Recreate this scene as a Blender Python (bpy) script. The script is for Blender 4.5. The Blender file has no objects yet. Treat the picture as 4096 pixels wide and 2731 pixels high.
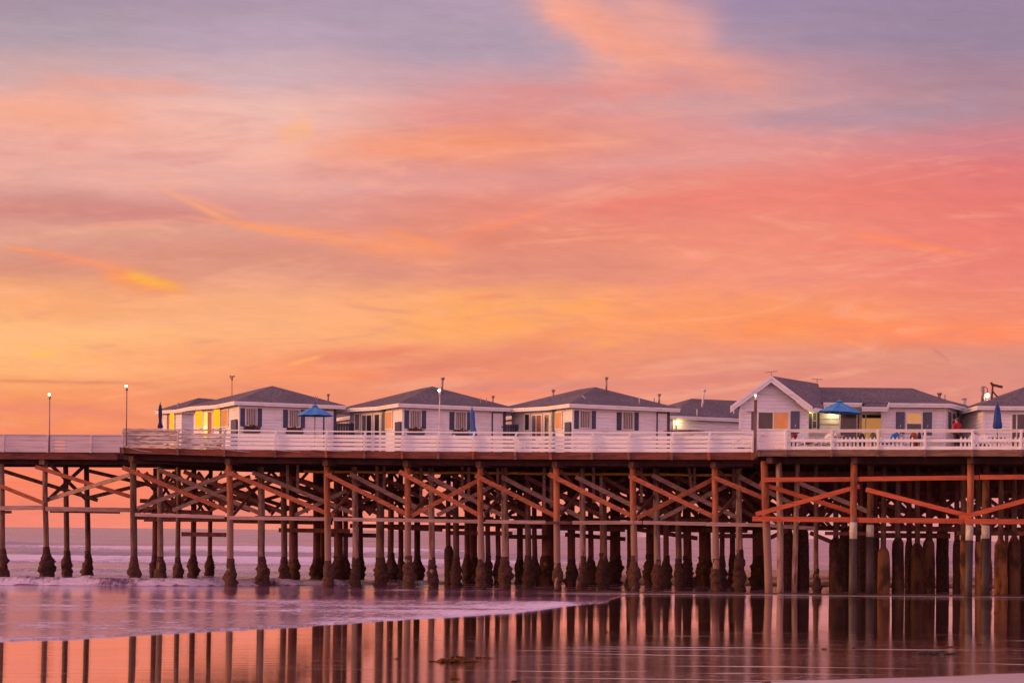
import bpy, bmesh, math, random
from mathutils import Vector, noise as mnoise
random.seed(7)
SC = bpy.context.scene
COL = SC.collection

# ------------------------------------------------------------------ camera
FPX = 7282.0            # focal length in photograph pixels (photograph 4096 wide)
CX, CY = 2048.0, 2125.0 # principal column and horizon row
ROLL = 0.009
EYE = 3.3
CR, SR = math.cos(ROLL), math.sin(ROLL)
cam_d = bpy.data.cameras.new('camera')
cam = bpy.data.objects.new('camera', cam_d)
COL.objects.link(cam)
cam_d.sensor_width = 36.0
cam_d.lens = 36.0 * FPX / 4096.0
cam_d.shift_y = (CY - 1365.5) / 4096.0
cam_d.clip_start = 0.5
cam_d.clip_end = 80000.0
from mathutils import Matrix
cam.matrix_world = Matrix(((CR, -SR, 0, 0), (0, 0, -1, 0), (SR, CR, 0, EYE), (0, 0, 0, 1)))
SC.camera = cam

def ray(px, py):
    xc, yc = (px - CX) / FPX, (CY - py) / FPX
    return xc * CR - yc * SR, xc * SR + yc * CR      # X/Y and (Z-EYE)/Y

def P(px, py, Y):
    a, b = ray(px, py)
    return Vector((a * Y, Y, EYE + b * Y))

# ------------------------------------------------------------------ colour helpers
def lin(r, g, b, k=1.0):
    def f(c):
        c = c / 255.0
        return c / 12.92 if c <= 0.04045 else ((c + 0.055) / 1.055) ** 2.4
    return (f(r) * k, f(g) * k, f(b) * k, 1.0)

class NT:
    """small helper for writing node trees"""
    def __init__(s, tree):
        s.t = tree; s.n = tree.nodes; s.l = tree.links
    def put(s, sock, v):
        if isinstance(v, bpy.types.NodeSocket): s.l.new(v, sock)
        elif v is not None: sock.default_value = v
    def m(s, op, a, b=None, c=None, clamp=False):
        n = s.n.new('ShaderNodeMath'); n.operation = op; n.use_clamp = clamp
        s.put(n.inputs[0], a); s.put(n.inputs[1], b)
        if c is not None: s.put(n.inputs[2], c)
        return n.outputs[0]
    def ss(s, x, a, b):                                   # smoothstep
        n = s.n.new('ShaderNodeMapRange'); n.interpolation_type = 'SMOOTHSTEP'
        s.put(n.inputs[0], x); n.inputs[1].default_value = a; n.inputs[2].default_value = b
        return n.outputs[0]
    def rng(s, x, a, b, c, d):
        n = s.n.new('ShaderNodeMapRange')
        s.put(n.inputs[0], x)
        for i, v in enumerate((a, b, c, d)): n.inputs[i + 1].default_value = v
        return n.outputs[0]
    def xyz(s, x=0.0, y=0.0, z=0.0):
        n = s.n.new('ShaderNodeCombineXYZ'); s.put(n.inputs[0], x); s.put(n.inputs[1], y); s.put(n.inputs[2], z)
        return n.outputs[0]
    def sep(s, v):
        n = s.n.new('ShaderNodeSeparateXYZ'); s.l.new(v, n.inputs[0]); return n.outputs
    def noise(s, vec, scale=1.0, detail=3.0, rough=0.5, dist=0.0):
        n = s.n.new('ShaderNodeTexNoise'); s.put(n.inputs['Vector'], vec)
        n.inputs['Scale'].default_value = scale; n.inputs['Detail'].default_value = detail
        n.inputs['Roughness'].default_value = rough; n.inputs['Distortion'].default_value = dist
        return n.outputs[0]
    def vmul(s, v, k):
        n = s.n.new('ShaderNodeVectorMath'); n.operation = 'MULTIPLY'
        s.put(n.inputs[0], v); n.inputs[1].default_value = k
        return n.outputs[0]
    def mix(s, f, a, b, mode='MIX'):
        n = s.n.new('ShaderNodeMix'); n.data_type = 'RGBA'; n.blend_type = mode
        s.put(n.inputs[0], f); s.put(n.inputs[6], a); s.put(n.inputs[7], b)
        return n.outputs[2]
    def ramp(s, x, stops, interp='LINEAR'):
        n = s.n.new('ShaderNodeValToRGB'); n.color_ramp.interpolation = interp
        e = n.color_ramp.elements
        while len(e) < len(stops): e.new(0.5)
        for i, (p, c) in enumerate(stops):
            e[i].position = p
        for i, (p, c) in enumerate(stops):
            e[i].color = c if len(c) == 4 else (c[0], c[1], c[2], 1)
        s.put(n.inputs[0], x)
        return n.outputs[0]

# ------------------------------------------------------------------ world: dusk sky with lit cirrus
def build_sky():
    w = bpy.data.worlds.new('World'); SC.world = w; w.use_nodes = True
    g = NT(w.node_tree); g.n.clear()
    out = g.n.new('ShaderNodeOutputWorld'); bg = g.n.new('ShaderNodeBackground')
    tc = g.n.new('ShaderNodeTexCoord')
    d = g.sep(tc.outputs['Generated'])
    dy = g.m('MAXIMUM', d[1], 0.05)
    u0 = g.m('DIVIDE', d[0], dy); v0 = g.m('DIVIDE', d[2], dy)
    # slow warping of the cloud sheet
    q = g.xyz(g.m('MULTIPLY', u0, 5.0), g.m('MULTIPLY', v0, 17.0), 3.1)
    n1 = g.noise(q, 1.0, 4.0, 0.55, 0.3)
    q2 = g.xyz(g.m('MULTIPLY', u0, 11.0), g.m('MULTIPLY', v0, 52.0), 7.7)
    n2 = g.noise(q2, 1.0, 5.0, 0.6, 0.5)
    k = g.ss(v0, 0.0, 0.12)
    v = g.m('ADD', v0, g.m('MULTIPLY', k, g.m('MULTIPLY', g.m('SUBTRACT', n1, 0.5), 0.020)))
    v = g.m('ADD', v, g.m('MULTIPLY', k, g.m('MULTIPLY', g.m('SUBTRACT', n2, 0.5), 0.016)))
    u = g.m('ADD', u0, g.m('MULTIPLY', g.m('SUBTRACT', n1, 0.5), 0.05))
    # colour of the sheet: five columns across the sky, each a ramp with height
    rows = [0, 80, 170, 250, 330, 410, 480, 550, 620, 700, 760, 840, 920, 1080, 1215]
    cols = [
     (60,  [(166,146,162),(176,156,168),(208,168,168),(240,172,154),(236,170,156),(230,168,156),(212,146,136),(222,156,138),(220,148,124),(248,170,116),(255,186,124),(254,180,116),(248,152,100),(252,132,96),(244,134,112)]),
     (600, [(176,152,172),(186,160,178),(206,172,178),(236,184,174),(242,180,164),(234,172,162),(220,152,142),(222,150,132),(224,152,128),(248,172,126),(252,176,124),(250,160,114),(240,144,106),(250,132,100),(244,136,114)]),
     (1150,[(178,154,174),(178,156,174),(206,158,164),(222,150,146),(234,146,124),(226,150,142),(228,140,124),(230,138,116),(226,144,122),(252,168,108),(253,168,108),(240,146,110),(238,142,116),(246,132,108),(240,138,120)]),
     (1700,[(160,138,166),(172,144,164),(204,150,156),(202,152,158),(226,150,146),(232,138,126),(238,138,120),(240,142,120),(242,148,122),(252,154,106),(253,154,100),(230,142,120),(230,142,124),(240,130,110),(238,140,124)]),
     (2290,[(152,130,156),(152,132,156),(172,134,150),(182,136,148),(208,130,138),(226,122,120),(232,124,116),(236,128,115),(237,132,117),(240,138,112),(252,142,100),(220,140,124),(224,140,126),(234,134,118),(230,140,128)]),
    ]
    VM = 0.30
    t = g.m('DIVIDE', v, VM)
    last = None; lastu = None
    for xd, cs in cols:
        stops = []
        for yd, c in zip(rows, cs):
            a, b = ray(xd * 1.7415, yd * 1.7415)
            stops.append((min(1.0, max(0.0, b / VM)), lin(*c)))
        stops = sorted(stops, key=lambda s_: s_[0])
        r = g.ramp(t, stops, 'EASE')
        uc = ray(xd * 1.7415, 1200)[0]
        if last is None: last = r
        else:
            last = g.mix(g.ss(u, lastu, uc), last, r)
        lastu = uc
    c = last
    # individual clouds: soft elongated strokes on the sky, warped by the same noise
    q3 = g.xyz(g.m('MULTIPLY', u0, 26.0), g.m('MULTIPLY', v0, 60.0), 1.3)
    n3 = g.noise(q3, 1.0, 6.0, 0.62, 0.8)
    w3 = g.m('MULTIPLY', g.m('SUBTRACT', n3, 0.5), 1.0)
    q4 = g.xyz(g.m('MULTIPLY', u0, 9.0), g.m('MULTIPLY', v0, 20.0), 11.3)
    n4 = g.noise(q4, 1.0, 3.0, 0.5, 0.3)
    def stroke(x0, y0, x1, y1, width, col, amt, taper=0.0, rough=0.6, bend=0.0):
        """soft elongated cloud between two sky directions; width half-size, taper -1..1 widens one end"""
        nonlocal c
        a0, b0 = ray(x0 * 1.7415, y0 * 1.7415); a1, b1 = ray(x1 * 1.7415, y1 * 1.7415)
        L = math.hypot(a1 - a0, b1 - b0); ca, sa = (a1 - a0) / L, (b1 - b0) / L
        W = width * 1.7415 / FPX
        du = g.m('SUBTRACT', u0, a0); dv = g.m('SUBTRACT', v0, b0)
        al = g.m('ADD', g.m('MULTIPLY', du, ca / L), g.m('MULTIPLY', dv, sa / L))
        pe = g.m('ADD', g.m('MULTIPLY', du, -sa / W), g.m('MULTIPLY', dv, ca / W))
        pe = g.m('ADD', pe, g.m('MULTIPLY', w3, rough * 2.2))
        pe = g.m('ADD', pe, g.m('MULTIPLY', g.m('SUBTRACT', n4, 0.5), rough * 2.4))
        al = g.m('ADD', al, g.m('MULTIPLY', w3, 0.12))
        if bend:
            pe = g.m('ADD', pe, g.m('MULTIPLY', g.m('MULTIPLY', al, g.m('SUBTRACT', 1.0, al)), bend * 4))
        if taper:
            wid = g.m('MAXIMUM', g.m('ADD', 1.0, g.m('MULTIPLY', g.m('SUBTRACT', al, 0.5), taper * 1.8)), 0.12)
            pe = g.m('DIVIDE', pe, wid)
        prof = g.m('EXPONENT', g.m('MULTIPLY', g.m('MULTIPLY', pe, pe), -1.0))
        ends = g.m('MULTIPLY', g.ss(al, -0.12, 0.28), g.ss(al, 1.15, 0.72))
        msk = g.m('MULTIPLY', g.m('MULTIPLY', prof, ends), g.m('MULTIPLY', g.rng(n3, 0.25, 0.7, 0.55, 1.15), amt), clamp=True)
        c = g.mix(msk, c, lin(*col))
    # big lit cloud falling from the top centre
    stroke(1170, -40, 1560, 150, 75, (248, 168, 146), 1.0, 0.2, 0.75)
    stroke(1290, 20, 1790, 215, 62, (240, 158, 138), 0.85, 0.1, 0.75)
    stroke(1420, -30, 1650, 90, 60, (240, 164, 150), 0.75, 0.2, 0.6)
    stroke(1500, 200, 1900, 130, 22, (206, 148, 150), 0.5, 0.0, 0.7)
    stroke(1000, 215, 1720, 190, 26, (226, 140, 132), 0.6, 0.2, 0.8)
    # clear lavender gaps
    stroke(860, 120, 1330, 120, 50, (176, 154, 172), 0.7, 0.0, 0.5)
    stroke(1660, 290, 2360, 240, 34, (174, 144, 160), 0.65, 0.3, 0.7)
    stroke(1730, 60, 2330, 60, 80, (158, 136, 160), 0.55, 0.0, 0.4)
    # salmon bands
    stroke(-60, 250, 330, 285, 34, (248, 170, 140), 0.6, 0.0, 0.8)
    stroke(60, 185, 520, 205, 20, (240, 160, 140), 0.6, 0.0, 0.8)
    stroke(700, 350, 1240, 335, 34, (246, 152, 116), 0.75, 0.0, 0.75)
    stroke(640, 320, 720, 285, 22, (254, 180, 120), 0.75, 0.2, 0.6)
    stroke(850, 265, 1560, 280, 22, (228, 144, 136), 0.55, 0.0, 0.9)
    stroke(640, 400, 1000, 385, 22, (214, 142, 138), 0.6, 0.0, 0.6)
    stroke(1300, 385, 1900, 350, 24, (224, 158, 152), 0.6, 0.0, 0.7)
    stroke(1150, 470, 2330, 440, 40, (236, 124, 110), 0.55, 0.1, 0.8)
    stroke(900, 620, 1500, 612, 12, (216, 134, 120), 0.55, 0.0, 0.8)
    stroke(-80, 480, 540, 505, 22, (210, 132, 124), 0.7, 0.0, 0.7)
    stroke(-80, 540, 700, 530, 18, (224, 162, 140), 0.6, 0.0, 0.7)
    stroke(300, 590, 1000, 590, 22, (214, 140, 122), 0.6, 0.0, 0.7)
    # bright streaks
    stroke(380, 440, 545, 515, 7, (252, 166, 118), 0.7, 0.3, 0.6)
    stroke(430, 450, 560, 500, 6, (250, 160, 116), 0.5, 0.2, 0.6)
    stroke(430, 500, 1060, 588, 18, (253, 156, 108), 0.8, 1.0, 0.5)
    stroke(880, 520, 1040, 580, 12, (252, 152, 100), 0.6, 0.2, 0.6)
    stroke(1040, 540, 1270, 484, 13, (252, 146, 110), 0.75, -0.3, 0.6)
    stroke(1950, 535, 2240, 590, 9, (254, 140, 96), 0.8, -0.3, 0.5)
    stroke(-20, 562, 290, 622, 6, (254, 154, 100), 0.9, 0.3, 0.7, -0.8)
    stroke(60, 585, 260, 610, 12, (236, 144, 118), 0.6, 0.0, 0.8)
    stroke(225, 625, 430, 672, 20, (252, 152, 96), 0.95, -0.3, 0.55)
    stroke(285, 630, 415, 665, 13, (255, 180, 72), 0.9, -0.2, 0.55)
    # golden patches low down
    stroke(930, 722, 1190, 722, 30, (255, 168, 98), 0.7, 0.0, 0.9)
    stroke(1080, 760, 1420, 690, 16, (255, 164, 92), 0.65, 0.0, 0.8)
    stroke(1060, 685, 1190, 680, 8, (244, 146, 104), 0.6, 0.0, 0.8)
    stroke(1150, 790, 1560, 720, 18, (248, 148, 100), 0.6, 0.0, 0.8)
    stroke(1650, 760, 2060, 725, 26, (255, 144, 90), 0.8, 0.1, 0.6)
    stroke(1850, 770, 2420, 775, 20, (255, 138, 98), 0.7, 0.0, 0.6)
    # dusky low clouds
    stroke(640, 830, 1010, 792, 17, (234, 130, 104), 0.85, -0.2, 0.7)
    stroke(820, 860, 1330, 795, 30, (228, 130, 110), 0.8, 0.0, 0.7)
    stroke(560, 860, 900, 850, 20, (248, 140, 94), 0.6, 0.0, 0.8)
    stroke(660, 838, 745, 815, 5, (255, 176, 100), 0.85, 0.0, 0.5)
    stroke(1000, 890, 1500, 880, 10, (216, 136, 128), 0.7, 0.0, 0.8)
    stroke(1040, 900, 1260, 905, 10, (250, 140, 106), 0.6, 0.0, 0.7)
    stroke(1500, 880, 2000, 835, 24, (220, 134, 122), 0.65, 0.0, 0.8)
    stroke(1600, 820, 2360, 830, 20, (226, 148, 124), 0.55, 0.0, 0.8)
    stroke(1930, 778, 2010, 806, 5, (255, 156, 104), 0.7, 0.2, 0.5)
    stroke(2140, 800, 2180, 830, 4, (196, 118, 118), 0.5, 0.0, 0.6)
    stroke(-60, 873, 330, 880, 4, (226, 134, 100), 0.8, 0.0, 0.35)
    stroke(-60, 930, 330, 950, 16, (236, 134, 108), 0.75, 0.0, 0.7)
    stroke(60, 815, 130, 812, 8, (255, 186, 84), 0.7, 0.0, 0.7)
    # fine fibrous modulation
    q5 = g.xyz(g.m('MULTIPLY', u0, 22.0), g.m('MULTIPLY', g.m('ADD', v0, g.m('MULTIPLY', u0, 0.06)), 150.0), 4.4)
    n5 = g.noise(q5, 1.0, 5.0, 0.6, 0.6)
    # wisps: slanted fibres that turn the sheet peach where they catch the light and rose in between
    qa = g.xyz(g.m('MULTIPLY', u0, 9.0), g.m('MULTIPLY', g.m('SUBTRACT', v0, g.m('MULTIPLY', u0, 0.10)), 58.0), 2.2)
    na = g.noise(qa, 1.0, 6.0, 0.62, 1.2)
    qb = g.xyz(g.m('MULTIPLY', u0, 17.0), g.m('MULTIPLY', g.m('ADD', v0, g.m('MULTIPLY', u0, 0.16)), 95.0), 8.8)
    nb = g.noise(qb, 1.0, 5.0, 0.58, 0.8)
    wv = g.m('ADD', g.m('MULTIPLY', na, 0.78), g.m('MULTIPLY', nb, 0.22))
    zone = g.ss(v0, 0.262, 0.205)
    c = g.mix(g.m('MULTIPLY', zone, g.m('MULTIPLY', g.ss(wv, 0.49, 0.66), 0.34)), c, lin(255, 178, 146))
    c = g.mix(g.m('MULTIPLY', zone, g.m('MULTIPLY', g.ss(wv, 0.48, 0.33), 0.30)), c, lin(214, 132, 132))
    q6 = g.xyz(g.m('MULTIPLY', g.m('ADD', u0, g.m('MULTIPLY', v0, 0.5)), 55.0), g.m('MULTIPLY', v0, 120.0), 6.1)
    n6 = g.noise(q6, 1.0, 6.0, 0.6, 0.7)
    f5 = g.m('MULTIPLY', g.rng(n5, 0.3, 0.7, 0.965, 1.05), g.rng(n6, 0.3, 0.7, 0.975, 1.03))
    sc = g.n.new('ShaderNodeVectorMath'); sc.operation = 'SCALE'
    g.l.new(c, sc.inputs[0]); g.l.new(f5, sc.inputs[3])
    front = sc.outputs[0]
    # the rest of the dome (behind the camera, overhead, towards the sunset on the left)
    up = g.m('MAXIMUM', d[2], 0.0)
    rest = g.ramp(up, [(0.0, BACK[0]), (0.12, BACK[1]), (0.32, BACK[2]), (0.6, BACK[3]), (1.0, BACK[4])])
    west = g.m('MULTIPLY', g.ss(d[0], -0.25, -0.85), g.ss(d[2], 0.55, 0.02))
    rest = g.mix(west, rest, (1.15, 0.50, 0.20, 1))
    fm = g.m('MULTIPLY', g.ss(d[1], 0.80, 0.94), g.ss(v0, 0.46, 0.31))
    allc = g.mix(fm, rest, front)
    allc = g.mix(g.ss(d[2], 0.0, -0.03), allc, (0.30, 0.17, 0.15, 1))
    g.l.new(allc, bg.inputs[0]); bg.inputs[1].default_value = 1.0
    g.l.new(bg.outputs[0], out.inputs[0])
    w.cycles.sampling_method = 'MANUAL'; w.cycles.sample_map_resolution = 512
BACK = [(2.10, 0.94, 0.96, 1), (1.85, 0.88, 1.00, 1), (1.20, 0.65, 0.86, 1), (0.68, 0.45, 0.64, 1), (0.46, 0.36, 0.52, 1)]
build_sky()

# afterglow from where the sun has gone down, low on the left
sun_d = bpy.data.lights.new('sun', 'SUN'); sun = bpy.data.objects.new('sun', sun_d); COL.objects.link(sun)
sun_d.energy = 3.1; sun_d.angle = math.radians(12); sun_d.color = (1.0, 0.46, 0.20)
sdir = Vector((-0.97, -0.10, 0.16)).normalized()
sun.rotation_euler = sdir.to_track_quat('Z', 'Y').to_euler()

SC.view_settings.view_transform = 'Standard'; SC.view_settings.look = 'None'
SC.view_settings.exposure = 0.0; SC.view_settings.gamma = 1.0
SC.render.engine = 'CYCLES'
SC.cycles.max_bounces = 6; SC.cycles.diffuse_bounces = 3; SC.cycles.glossy_bounces = 3
SC.cycles.sample_clamp_indirect = 4.0
SC.cycles.use_denoising = True

# ------------------------------------------------------------------ materials
MAT = {}
def pmat(name, col, rough=0.6, col2=None, sc=(1, 1, 1), lo=0.35, hi=0.65, detail=4, bump=0.0, bsc=None, rnd=0.0, spec=0.4, emit=None, es=1.0, metal=0.0):
    m = bpy.data.materials.new(name); m.use_nodes = True
    g = NT(m.node_tree); bs = m.node_tree.nodes['Principled BSDF']
    geo = g.n.new('ShaderNodeNewGeometry'); pos = geo.outputs['Position']
    c = (*col, 1) if len(col) == 3 else col
    if col2 is not None:
        c2 = (*col2, 1) if len(col2) == 3 else col2
        nz = g.noise(g.vmul(pos, sc), 1.0, detail, 0.6)
        c = g.mix(g.ss(nz, lo, hi), c, c2)
    if rnd:
        oi = g.n.new('ShaderNodeObjectInfo')
        k = g.rng(oi.outputs['Random'], 0, 1, 1 - rnd, 1 + rnd)
        v = g.n.new('ShaderNodeVectorMath'); v.operation = 'SCALE'
        g.put(v.inputs[0], c if isinstance(c, bpy.types.NodeSocket) else c[:3]); g.l.new(k, v.inputs[3])
        c = v.outputs[0]
    g.put(bs.inputs['Base Color'], c)
    bs.inputs['Roughness'].default_value = rough
    bs.inputs['Specular IOR Level'].default_value = spec
    bs.inputs['Metallic'].default_value = metal
    if bump:
        nz = g.noise(g.vmul(pos, bsc or sc), 1.0, 4, 0.6)
        b = g.n.new('ShaderNodeBump'); b.inputs['Strength'].default_value = bump; b.inputs['Distance'].default_value = 0.03
        g.l.new(nz, b.inputs['Height']); g.l.new(b.outputs[0], bs.inputs['Normal'])
    if emit:
        bs.inputs['Emission Color'].default_value = (*emit, 1); bs.inputs['Emission Strength'].default_value = es
    MAT[name] = m
    return m

W = (0.78, 0.74, 0.74)
pmat('white_siding', (0.82, 0.77, 0.79), 0.55, (0.66, 0.62, 0.62), (0.7, 0.7, 5), 0.4, 0.75, spec=0.3)
pmat('white_trim', (0.80, 0.76, 0.74), 0.5, (0.68, 0.62, 0.60), (1.5, 1.5, 6), 0.4, 0.8, spec=0.3)
pmat('rail_paint', (0.80, 0.77, 0.76), 0.6, (0.36, 0.24, 0.20), (1.9, 3, 20), 0.585, 0.70, 7, spec=0.25, rnd=0.05)
pmat('rail_paint_worn', (0.58, 0.50, 0.46), 0.75, (0.22, 0.13, 0.10), (1.7, 3, 16), 0.48, 0.66, 6, spec=0.15, rnd=0.08)
pmat('walk_paint', (0.60, 0.52, 0.54), 0.65, (0.40, 0.30, 0.30), (0.6, 3, 12), 0.45, 0.8, 5, spec=0.2, rnd=0.05)
pmat('stained_boards', (0.78, 0.70, 0.68), 0.6, (0.70, 0.40, 0.34), (3.0, 3, 4), 0.5, 0.75, 4, spec=0.2)
pmat('old_wood', (0.20, 0.115, 0.085), 0.85, (0.10, 0.048, 0.036), (5, 5, 1.1), 0.35, 0.65, 5, 0.5, (22, 22, 3), 0.30, 0.2)
pmat('pile_grey', (0.34, 0.22, 0.18), 0.85, (0.14, 0.068, 0.048), (5, 5, 0.9), 0.38, 0.66, 5, 0.5, (22, 22, 3), 0.22, 0.2)
pmat('pile_red', (0.34, 0.115, 0.05), 0.8, (0.15, 0.045, 0.025), (5, 5, 0.9), 0.35, 0.7, 5, 0.5, (22, 22, 3), 0.2, 0.25)
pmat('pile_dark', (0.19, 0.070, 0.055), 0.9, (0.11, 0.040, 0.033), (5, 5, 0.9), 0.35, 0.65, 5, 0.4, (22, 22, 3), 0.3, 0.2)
pmat('brace_red', (0.42, 0.13, 0.055), 0.75, (0.22, 0.065, 0.035), (2.5, 3, 9), 0.35, 0.75, 5, 0.4, (4, 6, 30), 0.22, 0.25)
pmat('brace_grey', (0.36, 0.23, 0.18), 0.8, (0.20, 0.11, 0.085), (2.5, 3, 12), 0.35, 0.7, 5, 0.4, (4, 6, 30), 0.22, 0.2)
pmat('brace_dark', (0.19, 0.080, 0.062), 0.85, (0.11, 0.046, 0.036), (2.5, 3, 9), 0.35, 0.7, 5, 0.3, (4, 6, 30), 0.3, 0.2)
pmat('waler_pale', (0.50, 0.33, 0.27), 0.8, (0.32, 0.18, 0.14), (1.2, 3, 14), 0.35, 0.7, 5, 0.4, (4, 6, 30), 0.12, 0.2)
pmat('painted_red', (0.62, 0.12, 0.035), 0.6, (0.36, 0.07, 0.028), (1.0, 3, 8), 0.40, 0.75, 5, 0.3, (4, 6, 30), 0.12, 0.35)
pmat('fascia_red', (0.19, 0.052, 0.032), 0.75, (0.085, 0.028, 0.02), (1.0, 3, 7), 0.38, 0.68, 5, 0.3, (4, 6, 30), 0.1, 0.3)
pmat('fascia_brown', (0.24, 0.135, 0.095), 0.8, (0.13, 0.07, 0.052), (1.0, 3, 7), 0.35, 0.7, 5, 0.3, (4, 6, 30), 0.1, 0.2)
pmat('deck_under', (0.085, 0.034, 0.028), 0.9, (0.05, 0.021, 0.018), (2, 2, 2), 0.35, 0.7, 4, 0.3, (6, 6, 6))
pmat('barnacle', (0.105, 0.045, 0.034), 0.9, (0.045, 0.020, 0.016), (9, 9, 9), 0.35, 0.65, 5, 0.9, (30, 30, 30), 0.15, 0.25)
pmat('jacket', (0.16, 0.070, 0.033), 0.85, (0.055, 0.024, 0.017), (1.6, 1.6, 0.8), 0.42, 0.62, 5, 0.6, (14, 14, 6), 0.35, 0.2)
pmat('jacket_orange', (0.36, 0.14, 0.045), 0.85, (0.07, 0.03, 0.018), (1.4, 1.4, 0.7), 0.46, 0.66, 5, 0.6, (14, 14, 6), 0.2, 0.2)
pmat('wrap_dark', (0.055, 0.036, 0.032), 0.6, (0.035, 0.022, 0.02), (3, 3, 1), 0.35, 0.65, 3, 0.2, None, 0.1, 0.4)
pmat('collar_pale', (0.55, 0.50, 0.42), 0.7, (0.42, 0.34, 0.26), (4, 4, 2), 0.4, 0.7, 3, 0.2)
pmat('roof_shingle', (0.205, 0.145, 0.160), 0.85, (0.070, 0.050, 0.058), (7, 7, 24), 0.36, 0.66, 6, 0.55, (8, 8, 42), 0.06, 0.25)
pmat('pipe_metal', (0.34, 0.26, 0.25), 0.5, (0.22, 0.15, 0.14), (6, 6, 3), 0.4, 0.7, 3, 0, None, 0.1, 0.5, metal=0.3)
pmat('lamp_pole', (0.30, 0.17, 0.14), 0.6, (0.2, 0.1, 0.08), (6, 6, 2), 0.4, 0.7, 3, 0, None, 0, 0.4)
pmat('white_pole', (0.62, 0.56, 0.54), 0.5, (0.5, 0.42, 0.4), (6, 6, 2), 0.4, 0.7, 3)
pmat('navy_paint', (0.060, 0.062, 0.120), 0.55, (0.045, 0.045, 0.09), (3, 3, 6), 0.4, 0.7, 3, 0, None, 0.06, 0.4)
pmat('slate_paint', (0.115, 0.115, 0.165), 0.55, (0.09, 0.088, 0.13), (3, 3, 6), 0.4, 0.7, 3, 0, None, 0.05, 0.35)
pmat('teal_trim', (0.10, 0.125, 0.14), 0.55, (0.08, 0.1, 0.11), (3, 3, 6), 0.4, 0.7, 3)
pmat('blind', (0.50, 0.42, 0.38), 0.7, (0.42, 0.34, 0.31), (8, 8, 2), 0.4, 0.7, 3)
pmat('glass_dark', (0.030, 0.018, 0.016), 0.12, (0.05, 0.03, 0.026), (2, 2, 1), 0.4, 0.7, 2, spec=0.5)
pmat('glass_grey', (0.13, 0.13, 0.12), 0.15, (0.10, 0.095, 0.09), (2, 2, 1), 0.4, 0.7, 2, spec=0.5)
pmat('curtain_brown', (0.36, 0.12, 0.035), 0.6, (0.26, 0.085, 0.03), (5, 5, 0.4), 0.4, 0.7, 3, spec=0.4)
pmat('curtain_tan', (0.60, 0.30, 0.12), 0.6, (0.50, 0.24, 0.10), (5, 5, 0.4), 0.4, 0.7, 3, spec=0.35, emit=(0.8, 0.30, 0.08), es=0.14)  # faint emission puts indoor light into the curtain itself
pmat('curtain_orange', (0.62, 0.26, 0.10), 0.6, (0.50, 0.20, 0.08), (2, 2, 0.8), 0.4, 0.7, 3, spec=0.35, emit=(0.9, 0.30, 0.09), es=0.22)  # curtain glows a little by itself, in place of room light behind it
pmat('curtain_lit', (0.5, 0.35, 0.15), 0.6, (0.45, 0.30, 0.12), (6, 6, 0.4), 0.4, 0.7, 3, emit=(1.0, 0.42, 0.12), es=0.34)
pmat('window_lit', (0.06, 0.04, 0.01), 0.5, (0.05, 0.03, 0.01), (6, 6, 0.4), 0.4, 0.7, 3, spec=0.02, emit=(1.0, 0.46, 0.006), es=1.15)
pmat('window_lit_pale', (0.06, 0.04, 0.01), 0.5, (0.05, 0.03, 0.01), (6, 6, 0.4), 0.4, 0.7, 3, emit=(1.0, 0.56, 0.06), es=1.35)
pmat('lamp_glow', (0.9, 0.85, 0.7), 0.4, (0.85, 0.8, 0.7), (9, 9, 9), 0.4, 0.7, 1, emit=(1.0, 0.93, 0.72), es=9.0)
pmat('lamp_glow_warm', (0.9, 0.8, 0.5), 0.4, (0.85, 0.75, 0.5), (9, 9, 9), 0.4, 0.7, 1, emit=(1.0, 0.80, 0.28), es=7.0)
pmat('lamp_glow_soft', (0.7, 0.6, 0.2), 0.4, (0.65, 0.55, 0.2), (9, 9, 9), 0.4, 0.7, 1, emit=(1.0, 0.72, 0.12), es=1.6)
pmat('canvas_blue', (0.060, 0.22, 0.52), 0.8, (0.050, 0.19, 0.46), (3, 3, 3), 0.4, 0.7, 3, 0.15, (40, 40, 40), 0, 0.15)
pmat('canvas_blue_dark', (0.035, 0.075, 0.235), 0.8, (0.025, 0.05, 0.17), (8, 8, 2), 0.4, 0.7, 3, 0.15, (30, 30, 10), 0, 0.15)
pmat('canvas_navy', (0.028, 0.040, 0.12), 0.8, (0.02, 0.028, 0.085), (8, 8, 2), 0.4, 0.7, 3, 0.15, (30, 30, 10), 0, 0.15)
pmat('canvas_pale', (0.060, 0.130, 0.34), 0.8, (0.048, 0.10, 0.27), (8, 8, 2), 0.4, 0.7, 3, 0.15, (30, 30, 10), 0, 0.15)
pmat('blue_plastic', (0.015, 0.16, 0.52), 0.45, (0.015, 0.13, 0.44), (6, 6, 6), 0.4, 0.7, 2)
pmat('blue_bin', (0.03, 0.045, 0.16), 0.5, (0.025, 0.035, 0.13), (6, 6, 6), 0.4, 0.7, 2)
pmat('white_plastic', (0.80, 0.77, 0.78), 0.4, (0.74, 0.70, 0.72), (4, 4, 4), 0.4, 0.7, 2)
pmat('tan_wood', (0.30, 0.11, 0.04), 0.7, (0.22, 0.08, 0.03), (4, 4, 9), 0.4, 0.7, 3)
pmat('dark_cloth', (0.035, 0.025, 0.035), 0.8, (0.025, 0.018, 0.025), (6, 6, 6), 0.4, 0.7, 3)
pmat('floral_cloth', (0.14, 0.10, 0.11), 0.8, (0.04, 0.03, 0.035), (9, 9, 9), 0.42, 0.58, 3)
pmat('mauve_cloth', (0.16, 0.11, 0.14), 0.8, (0.12, 0.08, 0.10), (6, 6, 6), 0.4, 0.7, 3)
pmat('red_pot', (0.32, 0.035, 0.025), 0.6, (0.24, 0.03, 0.02), (6, 6, 6), 0.4, 0.7, 3)
pmat('red_cloth', (0.44, 0.015, 0.025), 0.8, (0.34, 0.01, 0.02), (10, 10, 10), 0.4, 0.7, 3)
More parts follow.
